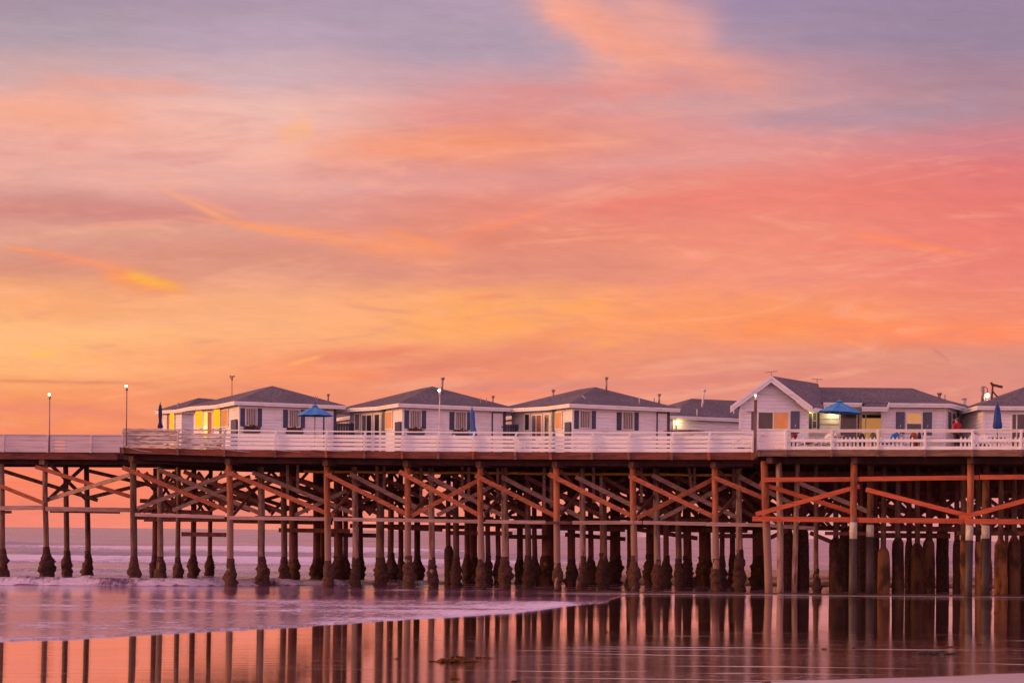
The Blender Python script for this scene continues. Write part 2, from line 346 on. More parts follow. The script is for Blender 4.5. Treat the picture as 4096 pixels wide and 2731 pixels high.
pmat('rust_cloth', (0.32, 0.07, 0.018), 0.8, (0.24, 0.04, 0.014), (6, 6, 6), 0.4, 0.7, 3)
pmat('yellow_pipe', (0.62, 0.30, 0.015), 0.55, (0.50, 0.23, 0.015), (2, 4, 4), 0.4, 0.7, 3)
pmat('skin', (0.45, 0.22, 0.15), 0.6, (0.42, 0.2, 0.14), (9, 9, 9), 0.4, 0.7, 2)
pmat('hair', (0.16, 0.055, 0.025), 0.7, (0.11, 0.04, 0.02), (20, 20, 8), 0.4, 0.7, 3)
pmat('flowers', (0.20, 0.045, 0.035), 0.8, (0.05, 0.055, 0.02), (14, 14, 14), 0.45, 0.55, 2)
pmat('kelp', (0.15, 0.05, 0.009), 0.6, (0.05, 0.018, 0.006), (14, 14, 14), 0.4, 0.62, 3, spec=0.15)
pmat('kelp_dark', (0.035, 0.020, 0.009), 0.45, (0.02, 0.012, 0.006), (14, 14, 14), 0.4, 0.62, 3, spec=0.15)
pmat('kelp_red', (0.10, 0.014, 0.008), 0.45, (0.05, 0.010, 0.006), (14, 14, 14), 0.4, 0.62, 3, spec=0.15)
pmat('cable', (0.46, 0.36, 0.35), 0.6, (0.36, 0.27, 0.26), (6, 6, 6), 0.4, 0.7, 2)
pmat('hill', (0.55, 0.42, 0.47), 0.9, (0.36, 0.26, 0.29), (0.02, 0.02, 0.06), 0.4, 0.6, 6)  # pink haze of distance is put into the hill colour
pmat('rock_dark', (0.055, 0.038, 0.034), 0.8, (0.03, 0.02, 0.018), (4, 4, 4), 0.4, 0.6, 4, 0.6, (10, 10, 10))

def height_mix(name, col, z0, z1):
    m = MAT[name]; g = NT(m.node_tree); bs = m.node_tree.nodes['Principled BSDF']
    src = bs.inputs['Base Color'].links[0].from_socket
    pos = g.n.new('ShaderNodeNewGeometry').outputs['Position']; p = g.sep(pos)
    z = g.m('ADD', p[2], g.m('MULTIPLY', g.m('SUBTRACT', g.noise(g.vmul(pos, (3, 3, 0.8)), 1.0, 3), 0.5), 2.4))
    g.l.new(g.mix(g.ss(z, z1, z0), src, (*col, 1)), bs.inputs['Base Color'])
height_mix('pile_red', (0.24, 0.135, 0.105), 3.4, 4.6)
def blotch(name, col, sc, lo, hi):
    m = MAT[name]; g = NT(m.node_tree); bs = m.node_tree.nodes['Principled BSDF']; src = bs.inputs['Base Color'].links[0].from_socket
    pos = g.n.new('ShaderNodeNewGeometry').outputs['Position']
    g.l.new(g.mix(g.m('MULTIPLY', g.ss(g.noise(g.vmul(pos, sc), 1.0, 5, 0.6), lo, hi), 0.6), src, (*col, 1)), bs.inputs['Base Color'])
blotch('roof_shingle', (0.10, 0.075, 0.085), (0.5, 0.5, 1.6), 0.42, 0.62)
blotch('white_siding', (0.60, 0.50, 0.48), (0.9, 0.9, 0.25), 0.56, 0.74)
blotch('white_trim', (0.56, 0.44, 0.40), (0.8, 0.8, 3.0), 0.56, 0.72)
blotch('canvas_blue', (0.10, 0.26, 0.52), (1.6, 1.6, 0.6), 0.45, 0.65)
# ------------------------------------------------------------------ mesh building
class MB:
    def __init__(s): s.v = []; s.f = []; s.mi = []; s.sm = []
    def add(s, pts, faces, mi=0, smooth=False):
        b = len(s.v); s.v += [tuple(p) for p in pts]
        for f in faces: s.f.append(tuple(b + i for i in f)); s.mi.append(mi); s.sm.append(smooth)
    def hexa(s, a, b, mi=0):       # two quads a (4 pts), b (4 pts) joined
        s.add(list(a) + list(b), [(3, 2, 1, 0), (4, 5, 6, 7), (0, 1, 5, 4), (1, 2, 6, 5), (2, 3, 7, 6), (3, 0, 4, 7)], mi)
    def box(s, x0, x1, y0, y1, z0, z1, mi=0):
        s.hexa([(x0, y0, z0), (x1, y0, z0), (x1, y1, z0), (x0, y1, z0)], [(x0, y0, z1), (x1, y0, z1), (x1, y1, z1), (x0, y1, z1)], mi)
    def beam(s, p0, p1, w, h, up=(0, 0, 1), mi=0):     # h along up, w sideways
        p0, p1 = Vector(p0), Vector(p1); d = (p1 - p0).normalized(); u = Vector(up)
        sd = d.cross(u)
        if sd.length < 1e-4: sd = d.cross(Vector((1, 0, 0)))
        sd.normalize(); uu = sd.cross(d).normalized()
        q = lambda p: [p - sd * w / 2 - uu * h / 2, p + sd * w / 2 - uu * h / 2, p + sd * w / 2 + uu * h / 2, p - sd * w / 2 + uu * h / 2]
        s.hexa(q(p0), q(p1), mi)
    def tube(s, pts, rad, n=10, mi=0, caps=True, smooth=True):
        pts = [Vector(p) for p in pts]
        if not isinstance(rad, (list, tuple)): rad = [rad] * len(pts)
        rings = []; base = len(s.v)
        for i, p in enumerate(pts):
            d = (pts[min(i + 1, len(pts) - 1)] - pts[max(i - 1, 0)]).normalized()
            a = d.cross(Vector((0, 1, 0)))
            if a.length < 0.05: a = d.cross(Vector((1, 0, 0)))
            a.normalize(); b = d.cross(a).normalized()
            for k in range(n):
                t = 2 * math.pi * k / n
                s.v.append(tuple(p + (a * math.cos(t) + b * math.sin(t)) * rad[i]))
        for i in range(len(pts) - 1):
            for k in range(n):
                k2 = (k + 1) % n
                s.f.append((base + i * n + k, base + i * n + k2, base + (i + 1) * n + k2, base + (i + 1) * n + k)); s.mi.append(mi); s.sm.append(smooth)
        if caps:
            s.f.append(tuple(base + k for k in range(n))[::-1]); s.mi.append(mi); s.sm.append(False)
            e = base + (len(pts) - 1) * n
            s.f.append(tuple(e + k for k in range(n))); s.mi.append(mi); s.sm.append(False)
    def sphere(s, c, r, nu=10, nv=7, mi=0, sz=1.0):
        c = Vector(c); pts = [c + Vector((0, 0, -r * sz))]
        for j in range(1, nv):
            ph = -math.pi / 2 + math.pi * j / nv
            for i in range(nu):
                t = 2 * math.pi * i / nu
                pts.append(c + Vector((r * math.cos(ph) * math.cos(t), r * math.cos(ph) * math.sin(t), r * sz * math.sin(ph))))
        pts.append(c + Vector((0, 0, r * sz))); f = []
        for i in range(nu): f.append((0, 1 + (i + 1) % nu, 1 + i))
        for j in range(nv - 2):
            for i in range(nu):
                a = 1 + j * nu + i; b = 1 + j * nu + (i + 1) % nu
                f.append((a, b, b + nu, a + nu))
        l = len(pts) - 1
        for i in range(nu): f.append((l, 1 + (nv - 2) * nu + i, 1 + (nv - 2) * nu + (i + 1) % nu))
        s.add(pts, f, mi, True)
    def prism(s, poly, z0, z1, mi=0):
        n = len(poly)
        s.add([(p[0], p[1], z0) for p in poly] + [(p[0], p[1], z1) for p in poly],
              [tuple(range(n))[::-1], tuple(range(n, 2 * n))] + [(i, (i + 1) % n, n + (i + 1) % n, n + i) for i in range(n)], mi)
    def build(s, name, mat, parent=None):
        me = bpy.data.meshes.new(name)
        og = ORG.get(parent.name, Vector((0, 0, 0))) if parent else Vector((0, 0, 0))
        if parent is None and s.v:
            xs = [v[0] for v in s.v]; ys = [v[1] for v in s.v]; zs = [v[2] for v in s.v]
            og = Vector(((min(xs) + max(xs)) / 2, (min(ys) + max(ys)) / 2, min(zs)))
        me.from_pydata([(v[0] - og.x, v[1] - og.y, v[2] - og.z) for v in s.v], [], s.f)
        mats = mat if isinstance(mat, (list, tuple)) else [mat]
        for m in mats: me.materials.append(MAT[m] if isinstance(m, str) else m)
        me.polygons.foreach_set('material_index', s.mi)
        me.polygons.foreach_set('use_smooth', s.sm)
        me.update()
        o = bpy.data.objects.new(name, me); COL.objects.link(o)
        if parent: o.parent = parent
        else: o.location = og
        ORG[o.name] = og
        return o
ORG = {}
def tag(o, label=None, cat=None, group=None, kind=None):
    if label: o['label'] = label
    if cat: o['category'] = cat
    if group: o['group'] = group
    if kind: o['kind'] = kind
    return o
def thing(name, label, cat, loc, group=None):
    o = bpy.data.objects.new(name, None); COL.objects.link(o); o.location = loc; o.empty_display_size = 0.3
    ORG[o.name] = Vector(loc)
    return tag(o, label, cat, group)
def nz(x, y=0.0, z=0.0): return mnoise.noise(Vector((x, y, z)))

# depth of the seaward/landward front face of the pier, by column
def YF(px): return 105.0 - 8.5 * (px - 500.0) / 3596.0
def lerp_tab(tab, x):
    if x <= tab[0][0]: return tab[0][1]
    for (a, b), (c, d) in zip(tab, tab[1:]):
        if x <= c: return b + (d - b) * (x - a) / (c - a)
    return tab[-1][1]
exec_parts = True

# ------------------------------------------------------------------ beach, sea, swash
YS, SLOPE = 97.0, 0.015
def beach_z(x, y):
    z = SLOPE * (YS - y)
    if y < 46:                       # the beach steepens towards the viewer
        t = 46 - max(y, 18); z += 0.00042 * t * t
        if y < 18: z += 0.0235 * (18 - y)
    return z

def beach_material():
    m = bpy.data.materials.new('wet_sand'); m.use_nodes = True
    g = NT(m.node_tree); bs = m.node_tree.nodes['Principled BSDF']
    pos = g.n.new('ShaderNodeNewGeometry').outputs['Position']; p = g.sep(pos)
    sand = g.mix(g.noise(g.vmul(pos, (0.5, 2.0, 1)), 1.0, 5), (0.10, 0.048, 0.040, 1), (0.16, 0.080, 0.066, 1))
    # thin lines of foam residue and drained sand left by earlier waves
    warp = g.noise(g.vmul(pos, (0.12, 0.35, 1)), 1.0, 3)
    yy = g.m('ADD', p[1], g.m('MULTIPLY', warp, 3.0))
    ln = g.noise(g.xyz(g.m('MULTIPLY', p[0], 0.10), g.m('MULTIPLY', yy, 1.7), 0.0), 1.0, 4, 0.65)
    right = g.ss(g.m('DIVIDE', p[0], g.m('MAXIMUM', p[1], 1.0)), -0.16, 0.10)
    nearer = g.ss(p[1], 52.0, 34.0)
    ln_amt = g.m('MULTIPLY', g.ss(ln, 0.56, 0.64), g.m('MULTIPLY', g.m('ADD', g.m('MULTIPLY', right, 0.75), 0.25), g.m('ADD', g.m('MULTIPLY', nearer, 0.7), 0.22)))
    spk = g.noise(g.vmul(pos, (4.5, 11.0, 1)), 1.0, 6, 0.75)
    pat = g.noise(g.vmul(pos, (0.10, 0.35, 1)), 1.0, 3)
    spk_amt = g.m('MULTIPLY', g.m('MULTIPLY', g.ss(spk, 0.54, 0.64), g.ss(pat, 0.30, 0.52)), g.m('MULTIPLY', right, nearer))
    dry = g.ss(g.m('ADD', g.m('SUBTRACT', g.m('MULTIPLY', p[0], 0.816), p[1]), g.m('MULTIPLY', warp, 1.6)), -21.7, -20.9)
    foam = g.m('MAXIMUM', g.m('MULTIPLY', ln_amt, 0.95), g.m('MULTIPLY', spk_amt, 0.70))
    foam = g.m('MAXIMUM', foam, g.m('MULTIPLY', dry, 0.75))
    bar = g.m('MULTIPLY', g.ss(p[1], 97.2, 98.2), g.ss(p[0], -2.0, 4.0))
    bar = g.m('MULTIPLY', bar, g.rng(spk, 0.35, 0.55, 0.45, 1.0))
    lip = g.m('MULTIPLY', g.m('MULTIPLY', g.ss(p[1], 96.3, 96.9), g.ss(p[1], 98.2, 97.5)), g.m('MULTIPLY', g.ss(p[0], -1.0, 4.0), g.ss(spk, 0.36, 0.52)))
    c = g.mix(foam, sand, (0.60, 0.43, 0.42, 1))
    c = g.mix(lip, c, (0.62, 0.46, 0.47, 1))
    foam = g.m('MAXIMUM', g.m('MAXIMUM', foam, g.m('MULTIPLY', lip, 0.8)), g.m('MULTIPLY', bar, 0.95))
    g.l.new(c, bs.inputs['Base Color'])
    g.l.new(g.m('MULTIPLY', g.m('SUBTRACT', 1.0, g.m('MULTIPLY', foam, 1.0, clamp=True)), 0.5), bs.inputs['Specular IOR Level'])
    r = g.m('ADD', g.rng(pat, 0.3, 0.7, 0.02, 0.06), g.m('MULTIPLY', foam, 0.45))
    g.l.new(r, bs.inputs['Roughness'])
    bs.inputs['IOR'].default_value = 2.0
    g.l.new(g.m('SUBTRACT', 1.0, foam, clamp=True), bs.inputs['Coat Weight']); bs.inputs['Coat IOR'].default_value = 1.7; bs.inputs['Coat Roughness'].default_value = 0.03
    b1 = g.noise(g.vmul(pos, (0.10, 8.0, 1)), 1.0, 3, 0.55)
    b2 = g.noise(g.vmul(pos, (0.07, 2.2, 1)), 1.0, 3, 0.5)
    h = g.m('ADD', g.m('MULTIPLY', b1, 0.35), g.m('MULTIPLY', b2, 0.8))
    h = g.m('ADD', h, g.m('MULTIPLY', g.m('MULTIPLY', spk, nearer), g.m('MULTIPLY', right, 0.5)))
    bp = g.n.new('ShaderNodeBump'); bp.inputs['Strength'].default_value = 0.5; bp.inputs['Distance'].default_value = 0.0085
    g.l.new(h, bp.inputs['Height']); g.l.new(bp.outputs[0], bs.inputs['Normal']); g.l.new(bp.outputs[0], bs.inputs['Coat Normal'])
    return m

def water_material(name):
    m = bpy.data.materials.new(name); m.use_nodes = True
    g = NT(m.node_tree); bs = m.node_tree.nodes['Principled BSDF']
    pos = g.n.new('ShaderNodeNewGeometry').outputs['Position']; p = g.sep(pos)
    def at(nm):
        a = g.n.new('ShaderNodeAttribute'); a.attribute_name = nm; return a.outputs['Fac']
    foam, chop = at('foam'), at('chop')
    far = g.ss(p[1], 120.0, 700.0)
    n1 = g.noise(g.vmul(pos, (0.9, 0.8, 1)), 1.0, 6, 0.72)
    n2 = g.noise(g.vmul(pos, (0.05, 0.16, 1)), 1.0, 4, 0.55)
    n0 = g.noise(g.vmul(pos, (6.0, 1.5, 1)), 1.0, 5, 0.7)
    br = g.m('ADD', g.m('MULTIPLY', n1, 0.42), g.m('ADD', g.m('MULTIPLY', n2, 0.16), g.m('MULTIPLY', n0, 0.42)))
    thr = g.m('SUBTRACT', 1.02, g.m('MULTIPLY', foam, 0.92))
    cov = g.m('MULTIPLY', g.m('SUBTRACT', br, g.m('SUBTRACT', thr, 0.10)), 8.0, clamp=True)
    c = g.mix(g.m('MULTIPLY', cov, 0.88), g.mix(g.ss(n2, 0.35, 0.65), (0.17, 0.075, 0.135, 1), (0.30, 0.150, 0.235, 1)), (0.78, 0.60, 0.70, 1))
    g.l.new(c, bs.inputs['Base Color'])
    g.l.new(g.m('ADD', g.m('ADD', 0.05, g.m('MULTIPLY', chop, 0.20)), g.m('MULTIPLY', cov, 0.45)), bs.inputs['Roughness'])
    bs.inputs['IOR'].default_value = 1.40
    g.l.new(g.m('SUBTRACT', 0.5, g.m('MULTIPLY', cov, 0.42)), bs.inputs['Specular IOR Level'])
    w1 = g.noise(g.vmul(pos, (0.30, 0.75, 1)), 1.0, 5, 0.6)
    w2 = g.noise(g.vmul(pos, (1.1, 3.4, 1)), 1.0, 4, 0.6)
    w3 = g.noise(g.vmul(pos, (0.035, 0.09, 1)), 1.0, 4, 0.6)
    h = g.m('ADD', g.m('MULTIPLY', w1, 0.45), g.m('ADD', g.m('MULTIPLY', w2, 0.10), g.m('MULTIPLY', w3, g.m('MULTIPLY', far, 4.5))))
    h = g.m('ADD', g.m('MULTIPLY', h, chop), g.m('MULTIPLY', cov, 0.05))
    h = g.m('ADD', h, g.m('MULTIPLY', w2, 0.006))
    bp = g.n.new('ShaderNodeBump'); bp.inputs['Strength'].default_value = 0.9; bp.inputs['Distance'].default_value = 1.0
    g.l.new(h, bp.inputs['Height']); g.l.new(bp.outputs[0], bs.inputs['Normal'])
    return m
WATER = water_material('sea_water')

def grid_object(name, rows, mat, attrs=None, kind='structure'):
    nv, nu = len(rows), len(rows[0])
    vs = [p for r in rows for p in r]
    fs = [(j * nu + i, j * nu + i + 1, (j + 1) * nu + i + 1, (j + 1) * nu + i) for j in range(nv - 1) for i in range(nu - 1)]
    me = bpy.data.meshes.new(name); me.from_pydata(vs, [], fs); me.materials.append(mat)
    me.polygons.foreach_set('use_smooth', [True] * len(fs))
    for k, vals in (attrs or {}).items():
        a = me.attributes.new(k, 'FLOAT', 'POINT'); a.data.foreach_set('value', vals)
    me.update()
    o = bpy.data.objects.new(name, me); COL.objects.link(o); o['kind'] = kind
    return o

def build_beach():
    ys = [-60, -20, 0, 10, 20, 25] + [25 + 1.5 * i for i in range(1, 52)] + [110, 130]
    xs = [-700, -300, -120] + [-60 + 3.0 * i for i in range(41)] + [120, 300, 700]
    bar = lambda x, y: 0.13 * math.exp(-((y - 99.6) / 2.0) ** 2) * max(0.0, min(1.0, (x + 2.0) / 7.0)) * (1 + 0.5 * nz(x * 0.3, y * 0.5))
    ys = sorted(ys + [96.2 + 0.4 * i for i in range(20)])
    xs = sorted(xs + [-3 + 0.7 * i for i in range(64)])
    rows = [[(x, y, beach_z(x, y) + bar(x, y) + (0.012 * nz(x * 0.06, y * 0.10) if y < 92 else 0)) for x in xs] for y in ys]
    grid_object('beach', rows, beach_material())
build_beach()

def bore_front(x):
    return lerp_tab([(-60, 103.0), (-31, 103.4), (-21, 104.0), (-15.5, 106.2), (-10, 109.5), (-5, 112.5), (2, 114.5), (60, 116)], x) + 0.8 * nz(x * 0.25) + 0.25 * nz(x * 1.1)
def bore_h(x):
    return lerp_tab([(-60, 0.50), (-20, 0.44), (-14, 0.36), (-9, 0.26), (-3, 0.16), (5, 0.08), (60, 0.05)], x)
CRESTS = [(131, 0.22, 2.2, 0.55), (157, 0.34, 2.0, 0.75), (176, 0.62, 5.0, 1.0), (214, 0.45, 4.0, 0.40), (252, 0.60, 6.0, 0.65), (330, 0.50, 8.0, 0.25), (430, 0.5, 10.0, 0.12), (560, 0.5, 14.0, 0.05)]
def sea_at(x, y):
    z = 0.0; foam = 0.0; chop = 1.0
    d = y - bore_front(x)
    hb = bore_h(x)
    if d > 0:
        up = min(1.0, d / (1.1 + 0.7 * nz(x * 0.4, 7.0))); up = up * up * (3 - 2 * up)
        z += hb * up * (0.35 + 0.65 * math.exp(-max(0, d - 0.6) / 4.5)) * (1 + 0.35 * nz(x * 0.5, y * 0.5) + 0.22 * nz(x * 1.7, y * 1.3) + 0.16 * nz(x * 4.0, y * 2.6))
        foam = max(foam, (0.50 + 0.3 * nz(x * 0.35, y * 0.6, 2.0)) * math.exp(-d / 7.0) * min(1, hb * 3.4) + 0.14)
        foam = max(foam, (0.60 + 0.35 * nz(x * 0.8, y)) * math.exp(-((d - 0.4) / 0.8) ** 2) * min(1, hb * 3.2))
    else:
        k = max(0.0, min(1.0, 1 + d / 3.0))
        chop = 0.02 + 0.08 * k
        foam = 0.02
        rr = max(0.0, min(1.0, (x + 15.0) / 9.0)) * max(0.0, min(1.0, (y - 98.0) / 2.0)); chop += 0.28 * rr; foam += (0.38 + 0.25 * nz(x * 0.4, y * 0.5)) * rr
    for i, (yc, h, wd, fa) in enumerate(CRESTS):
        c = yc + 9 * nz(x * 0.012, i * 7.3) * (yc / 200.0) + 2.5 * nz(x * 0.06, i * 3.1)
        amp = 0.45 + 0.9 * max(0, 0.5 + nz(x * 0.02, i * 5.7, 1.0))
        t = (y - c) / (wd * (0.7 if y < c else 2.2))
        e = math.exp(-t * t)
        z += h * e * amp * min(1.0, max(0.0, (y - 108) / 14.0))
        if y > 108: foam = max(foam, fa * amp * math.exp(-((y - c - wd * 0.6) / (wd * 2.2)) ** 2))
    if y > 116:
        foam = max(foam, 0.50 * max(0.0, 1 - (y - 116) / 220.0) + 0.14 * nz(x * 0.05, y * 0.1))
        z += 0.05 * nz(x * 0.25, y * 0.5) + 0.10 * nz(x * 0.07, y * 0.16)
        chop = min(1.0, 0.65 + (y - 116) / 400.0)
    return z, max(0.0, min(1.0, foam)), chop

def build_sea():
    ys = [92.0 + 0.35 * i for i in range(114)]
    while ys[-1] < 320: ys.append(ys[-1] + 1.1 + (ys[-1] - 130) * 0.004)
    while ys[-1] < 60000: ys.append(ys[-1] * 1.035)
    ss = [-3.0, -1.5, -0.8, -0.55] + [-0.42 + 0.84 * i / 260 for i in range(261)] + [0.55, 0.8, 1.5, 3.0]
    rows = []; fo = []; ch = []
    for y in ys:
        r = []
        for s_ in ss:
            x = s_ * y
            z, f, c = sea_at(x, y) if y < 900 else (0.0, 0.02, 1.0)
            r.append((x, y, z)); fo.append(f); ch.append(c)
        rows.append(r)
    grid_object('sea', rows, WATER, {'foam': fo, 'chop': ch})
build_sea()

EDGE = [(-900, 2590), (-400, 2578), (-150, 2566), (0, 2562), (250, 2556), (420, 2546), (700, 2527), (840, 2521), (1000, 2512), (1150, 2506), (1300, 2496),
        (1500, 2485), (1681, 2474), (1895, 2459), (2092, 2443), (2252, 2423), (2360, 2413), (2425, 2408), (2443, 2393), (2520, 2376), (2700, 2374), (2900, 2369)]
def on_beach(px, py):
    a, b = ray(px, py)
    lo, hi = 3.0, 140.0
    for _ in range(50):
        y = (lo + hi) / 2
        if EYE + b * y > beach_z(0, y): lo = y
        else: hi = y
    return Vector((a * y, y, beach_z(0, y)))
def build_swash():
    pts = []
    for (x0, y0), (x1, y1) in zip(EDGE, EDGE[1:]):
        n = max(2, int((x1 - x0) / 14))
        for i in range(n):
            t = i / n
            px = x0 + (x1 - x0) * t
            pts.append((px, y0 + (y1 - y0) * t + 2.6 * nz(px * 0.012) + 1.1 * nz(px * 0.05, 3.0) + (0.9 * nz(px * 0.16, 9.0) if px > 1800 else 0)))
    rows = [[] for _ in range(30)]; fo = [[] for _ in range(30)]; ch = [[] for _ in range(30)]
    tt = [0, 0.004, 0.010, 0.018, 0.03, 0.045, 0.06] + [0.08 + 0.92 * i / 22 for i in range(23)]
    for px, py in pts:
        e = on_beach(px, py)
        yb = 98.6
        xb = ray(px, 2345)[0] * yb
        for j, t in enumerate(tt):
            x = e.x + (xb - e.x) * t; y = e.y + (yb - e.y) * t
            d = y - e.y
            lip = 0.026 * math.exp(-((d - 0.35) / 0.30) ** 2) + 0.014 * min(1.0, d / 0.3)
            z = max(beach_z(x, y) + lip, 0.012 if d > 0.3 else -1)
            if j == 0: z = beach_z(x, y) - 0.006
            rows[j].append((x, y, z + 0.004 * nz(x * 0.5, y * 1.3)))
            right = max(0.0, min(1.0, (px - 900) / 900.0))
            back = max(0.0, min(1.0, (y - 78.0) / 12.0))
            near = math.exp(-d / (2.0 + 4.0 * right))
            f = 0.16 + 0.28 * (1 - back) + 0.16 * near * (0.5 + 0.6 * right) + 0.06 * right * (1 - back) + 0.16 * nz(x * 0.12, y * 0.25) + 0.08 * nz(x * 0.5, y * 0.9)
            tipf = 1 - 0.75 * max(0.0, min(1.0, (px - 2230 + 90 * nz(px * .03, j * .2)) / 260.0)); fo[j].append(max(0.0, min(1.0, f * tipf * (1 - 0.9 * back))))
            ch[j].append(0.03 + (1 - back) * (0.34 + 0.20 * near + 0.10 * right))
    grid_object('water', rows, WATER, {'foam': [a for r in fo for a in r], 'chop': [a for r in ch for a in r]})
build_swash()

def build_hills():
    rows = []
    tab = [(1900, 2126), (2035, 2124), (2050, 2116), (2110, 2114), (2300, 2104), (2600, 2085), (2900, 2050), (3200, 2030), (3600, 2010), (4096, 1995), (5200, 1960), (7000, 1930)]
    top = []; 
    prof = [0.0, 0.25, 0.55, 0.8, 0.93, 1.0, 1.0]
    for j, k in enumerate(prof):
        r = []
        for i in range(170):
            px = 1900 + i * 30
            Y0 = 1500.0 - 600.0 * min(1, i / 120.0)
            yy = Y0 + (0 if j == 0 else (j * 9.0 if j < 6 else 400))
            hpx = lerp_tab(tab, px)
            zt = max(-1.0, P(px, hpx, Y0).z)
            n = 1 + 0.22 * nz(i * 0.35, j * 0.6) + 0.12 * nz(i * 1.3, j * 1.1)
            r.append((ray(px, hpx)[0] * yy, yy, -1.0 + (zt + 1.0) * k * (n if 0 < j else 1)))
        rows.append(r)
    grid_object('hills', rows, MAT['hill'])
build_hills()

# ------------------------------------------------------------------ the pier: deck, piles, braces
PIER = thing('pier', 'long dark timber pier on many barnacled piles with crossed braces', 'pier', (0, 108, 0))
FT = [(-400, 1806), (487, 1789), (713, 1793), (900, 1798), (1103, 1799), (1306, 1802), (1610, 1805), (2064, 1808), (3030, 1809)]
FB = [(-400, 1834), (487, 1812), (713, 1818), (900, 1824), (1103, 1827), (1306, 1829), (1610, 1833), (2064, 1836), (3030, 1838)]
def YR(px): return YF(px) - 0.7          # the wider section at the right stands a little nearer
YW = 111.8                                # the narrow walkway at the left is set back
def pier_deck():
    d = MB(); fa = MB(); fb = MB(); fw = MB()
    step = [487] + list(range(600, 3030, 110)) + [3030]
    def seg(mb, a, b, Yf, top, bot, back, dz0=0.0):
        A = P(a, top(a), Yf(a)); B = P(b, top(b), Yf(b)); a_ = P(a, bot(a), Yf(a)); b_ = P(b, bot(b), Yf(b))
        sh = lambda v: Vector((v.x - 0.08 * (back - v.y), back, v.z))
        mb.hexa([a_, b_, sh(b_), sh(a_)], [A, B, sh(B), sh(A)])
    top = lambda x: lerp_tab(FT, x); bot = lambda x: lerp_tab(FB, x)
    for a, b in zip(step, step[1:]): seg(d, a, b, lambda x: YF(x) + 0.12, lambda x: top(x) + 2, lambda x: bot(x) - 3, lerp_tab([(1700, 128), (2600, 142), (3030, 160)], a))
    stepr = list(range(3030, 5600, 105))
    for a, b in zip(stepr, stepr[1:]): seg(d, a, b, lambda x: YR(x) + 0.12, lambda x: 1800, lambda x: 1822, 172)
    for a, b in zip(range(-900, 560, 100), range(-800, 660, 100)): seg(d, a, b, lambda x: YW + 0.12, lambda x: 1808 + .004 * x, lambda x: 1832 + .006 * x, 120.5)
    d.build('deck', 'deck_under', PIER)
    # long joists under the deck
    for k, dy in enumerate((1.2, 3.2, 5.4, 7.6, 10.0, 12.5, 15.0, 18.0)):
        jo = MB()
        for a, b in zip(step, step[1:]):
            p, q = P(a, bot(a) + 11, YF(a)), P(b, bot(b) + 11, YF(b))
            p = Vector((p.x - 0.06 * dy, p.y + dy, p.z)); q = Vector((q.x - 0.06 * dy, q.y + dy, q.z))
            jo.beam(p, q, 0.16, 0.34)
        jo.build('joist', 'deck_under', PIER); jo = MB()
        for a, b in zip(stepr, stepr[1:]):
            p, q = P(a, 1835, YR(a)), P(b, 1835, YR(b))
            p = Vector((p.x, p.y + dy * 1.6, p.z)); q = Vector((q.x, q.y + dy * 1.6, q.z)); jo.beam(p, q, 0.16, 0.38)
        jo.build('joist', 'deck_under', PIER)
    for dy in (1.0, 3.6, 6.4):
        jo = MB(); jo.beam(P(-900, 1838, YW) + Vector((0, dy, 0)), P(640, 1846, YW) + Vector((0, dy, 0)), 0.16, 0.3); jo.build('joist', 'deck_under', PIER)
    for a, b in zip(step, step[1:]):
        fa.hexa([P(a, bot(a), YF(a)), P(b, bot(b), YF(b)), P(b, bot(b), YF(b) + .1), P(a, bot(a), YF(a) + .1)], [P(a, top(a), YF(a)), P(b, top(b), YF(b)), P(b, top(b), YF(b) + .1), P(a, top(a), YF(a) + .1)])
    fa.build('fascia_board', 'fascia_red', PIER)
    for a, b in zip(stepr, stepr[1:]):
        fb.hexa([P(a, 1824, YR(a)), P(b, 1824, YR(b)), P(b, 1824, YR(b) + .1), P(a, 1824, YR(a) + .1)], [P(a, 1798.5, YR(a)), P(b, 1798.5, YR(b)), P(b, 1798.5, YR(b) + .1), P(a, 1798.5, YR(a) + .1)])
    fb.build('fascia_board', 'fascia_brown', PIER)
    Z = lambda x, y: P(x, y, YW)
    fw.hexa([Z(-900, 1830), Z(470, 1838), Z(470, 1838) + Vector((0, .1, 0)), Z(-900, 1830) + Vector((0, .1, 0))], [Z(-900, 1800), Z(470, 1809), Z(470, 1809) + Vector((0, .1, 0)), Z(-900, 1800) + Vector((0, .1, 0))])
    fw.build('fascia_board', 'fascia_red', PIER)
    # end face of the main deck, at the walkway
    e = MB(); p = P(487, 1789, YF(487)); q = P(487, 1815, YF(487))
    e.box(p.x - .12, p.x + .02, p.y + .02, p.y + 9, q.z, p.z); e.build('fascia_board', 'fascia_red', PIER)
pier_deck()

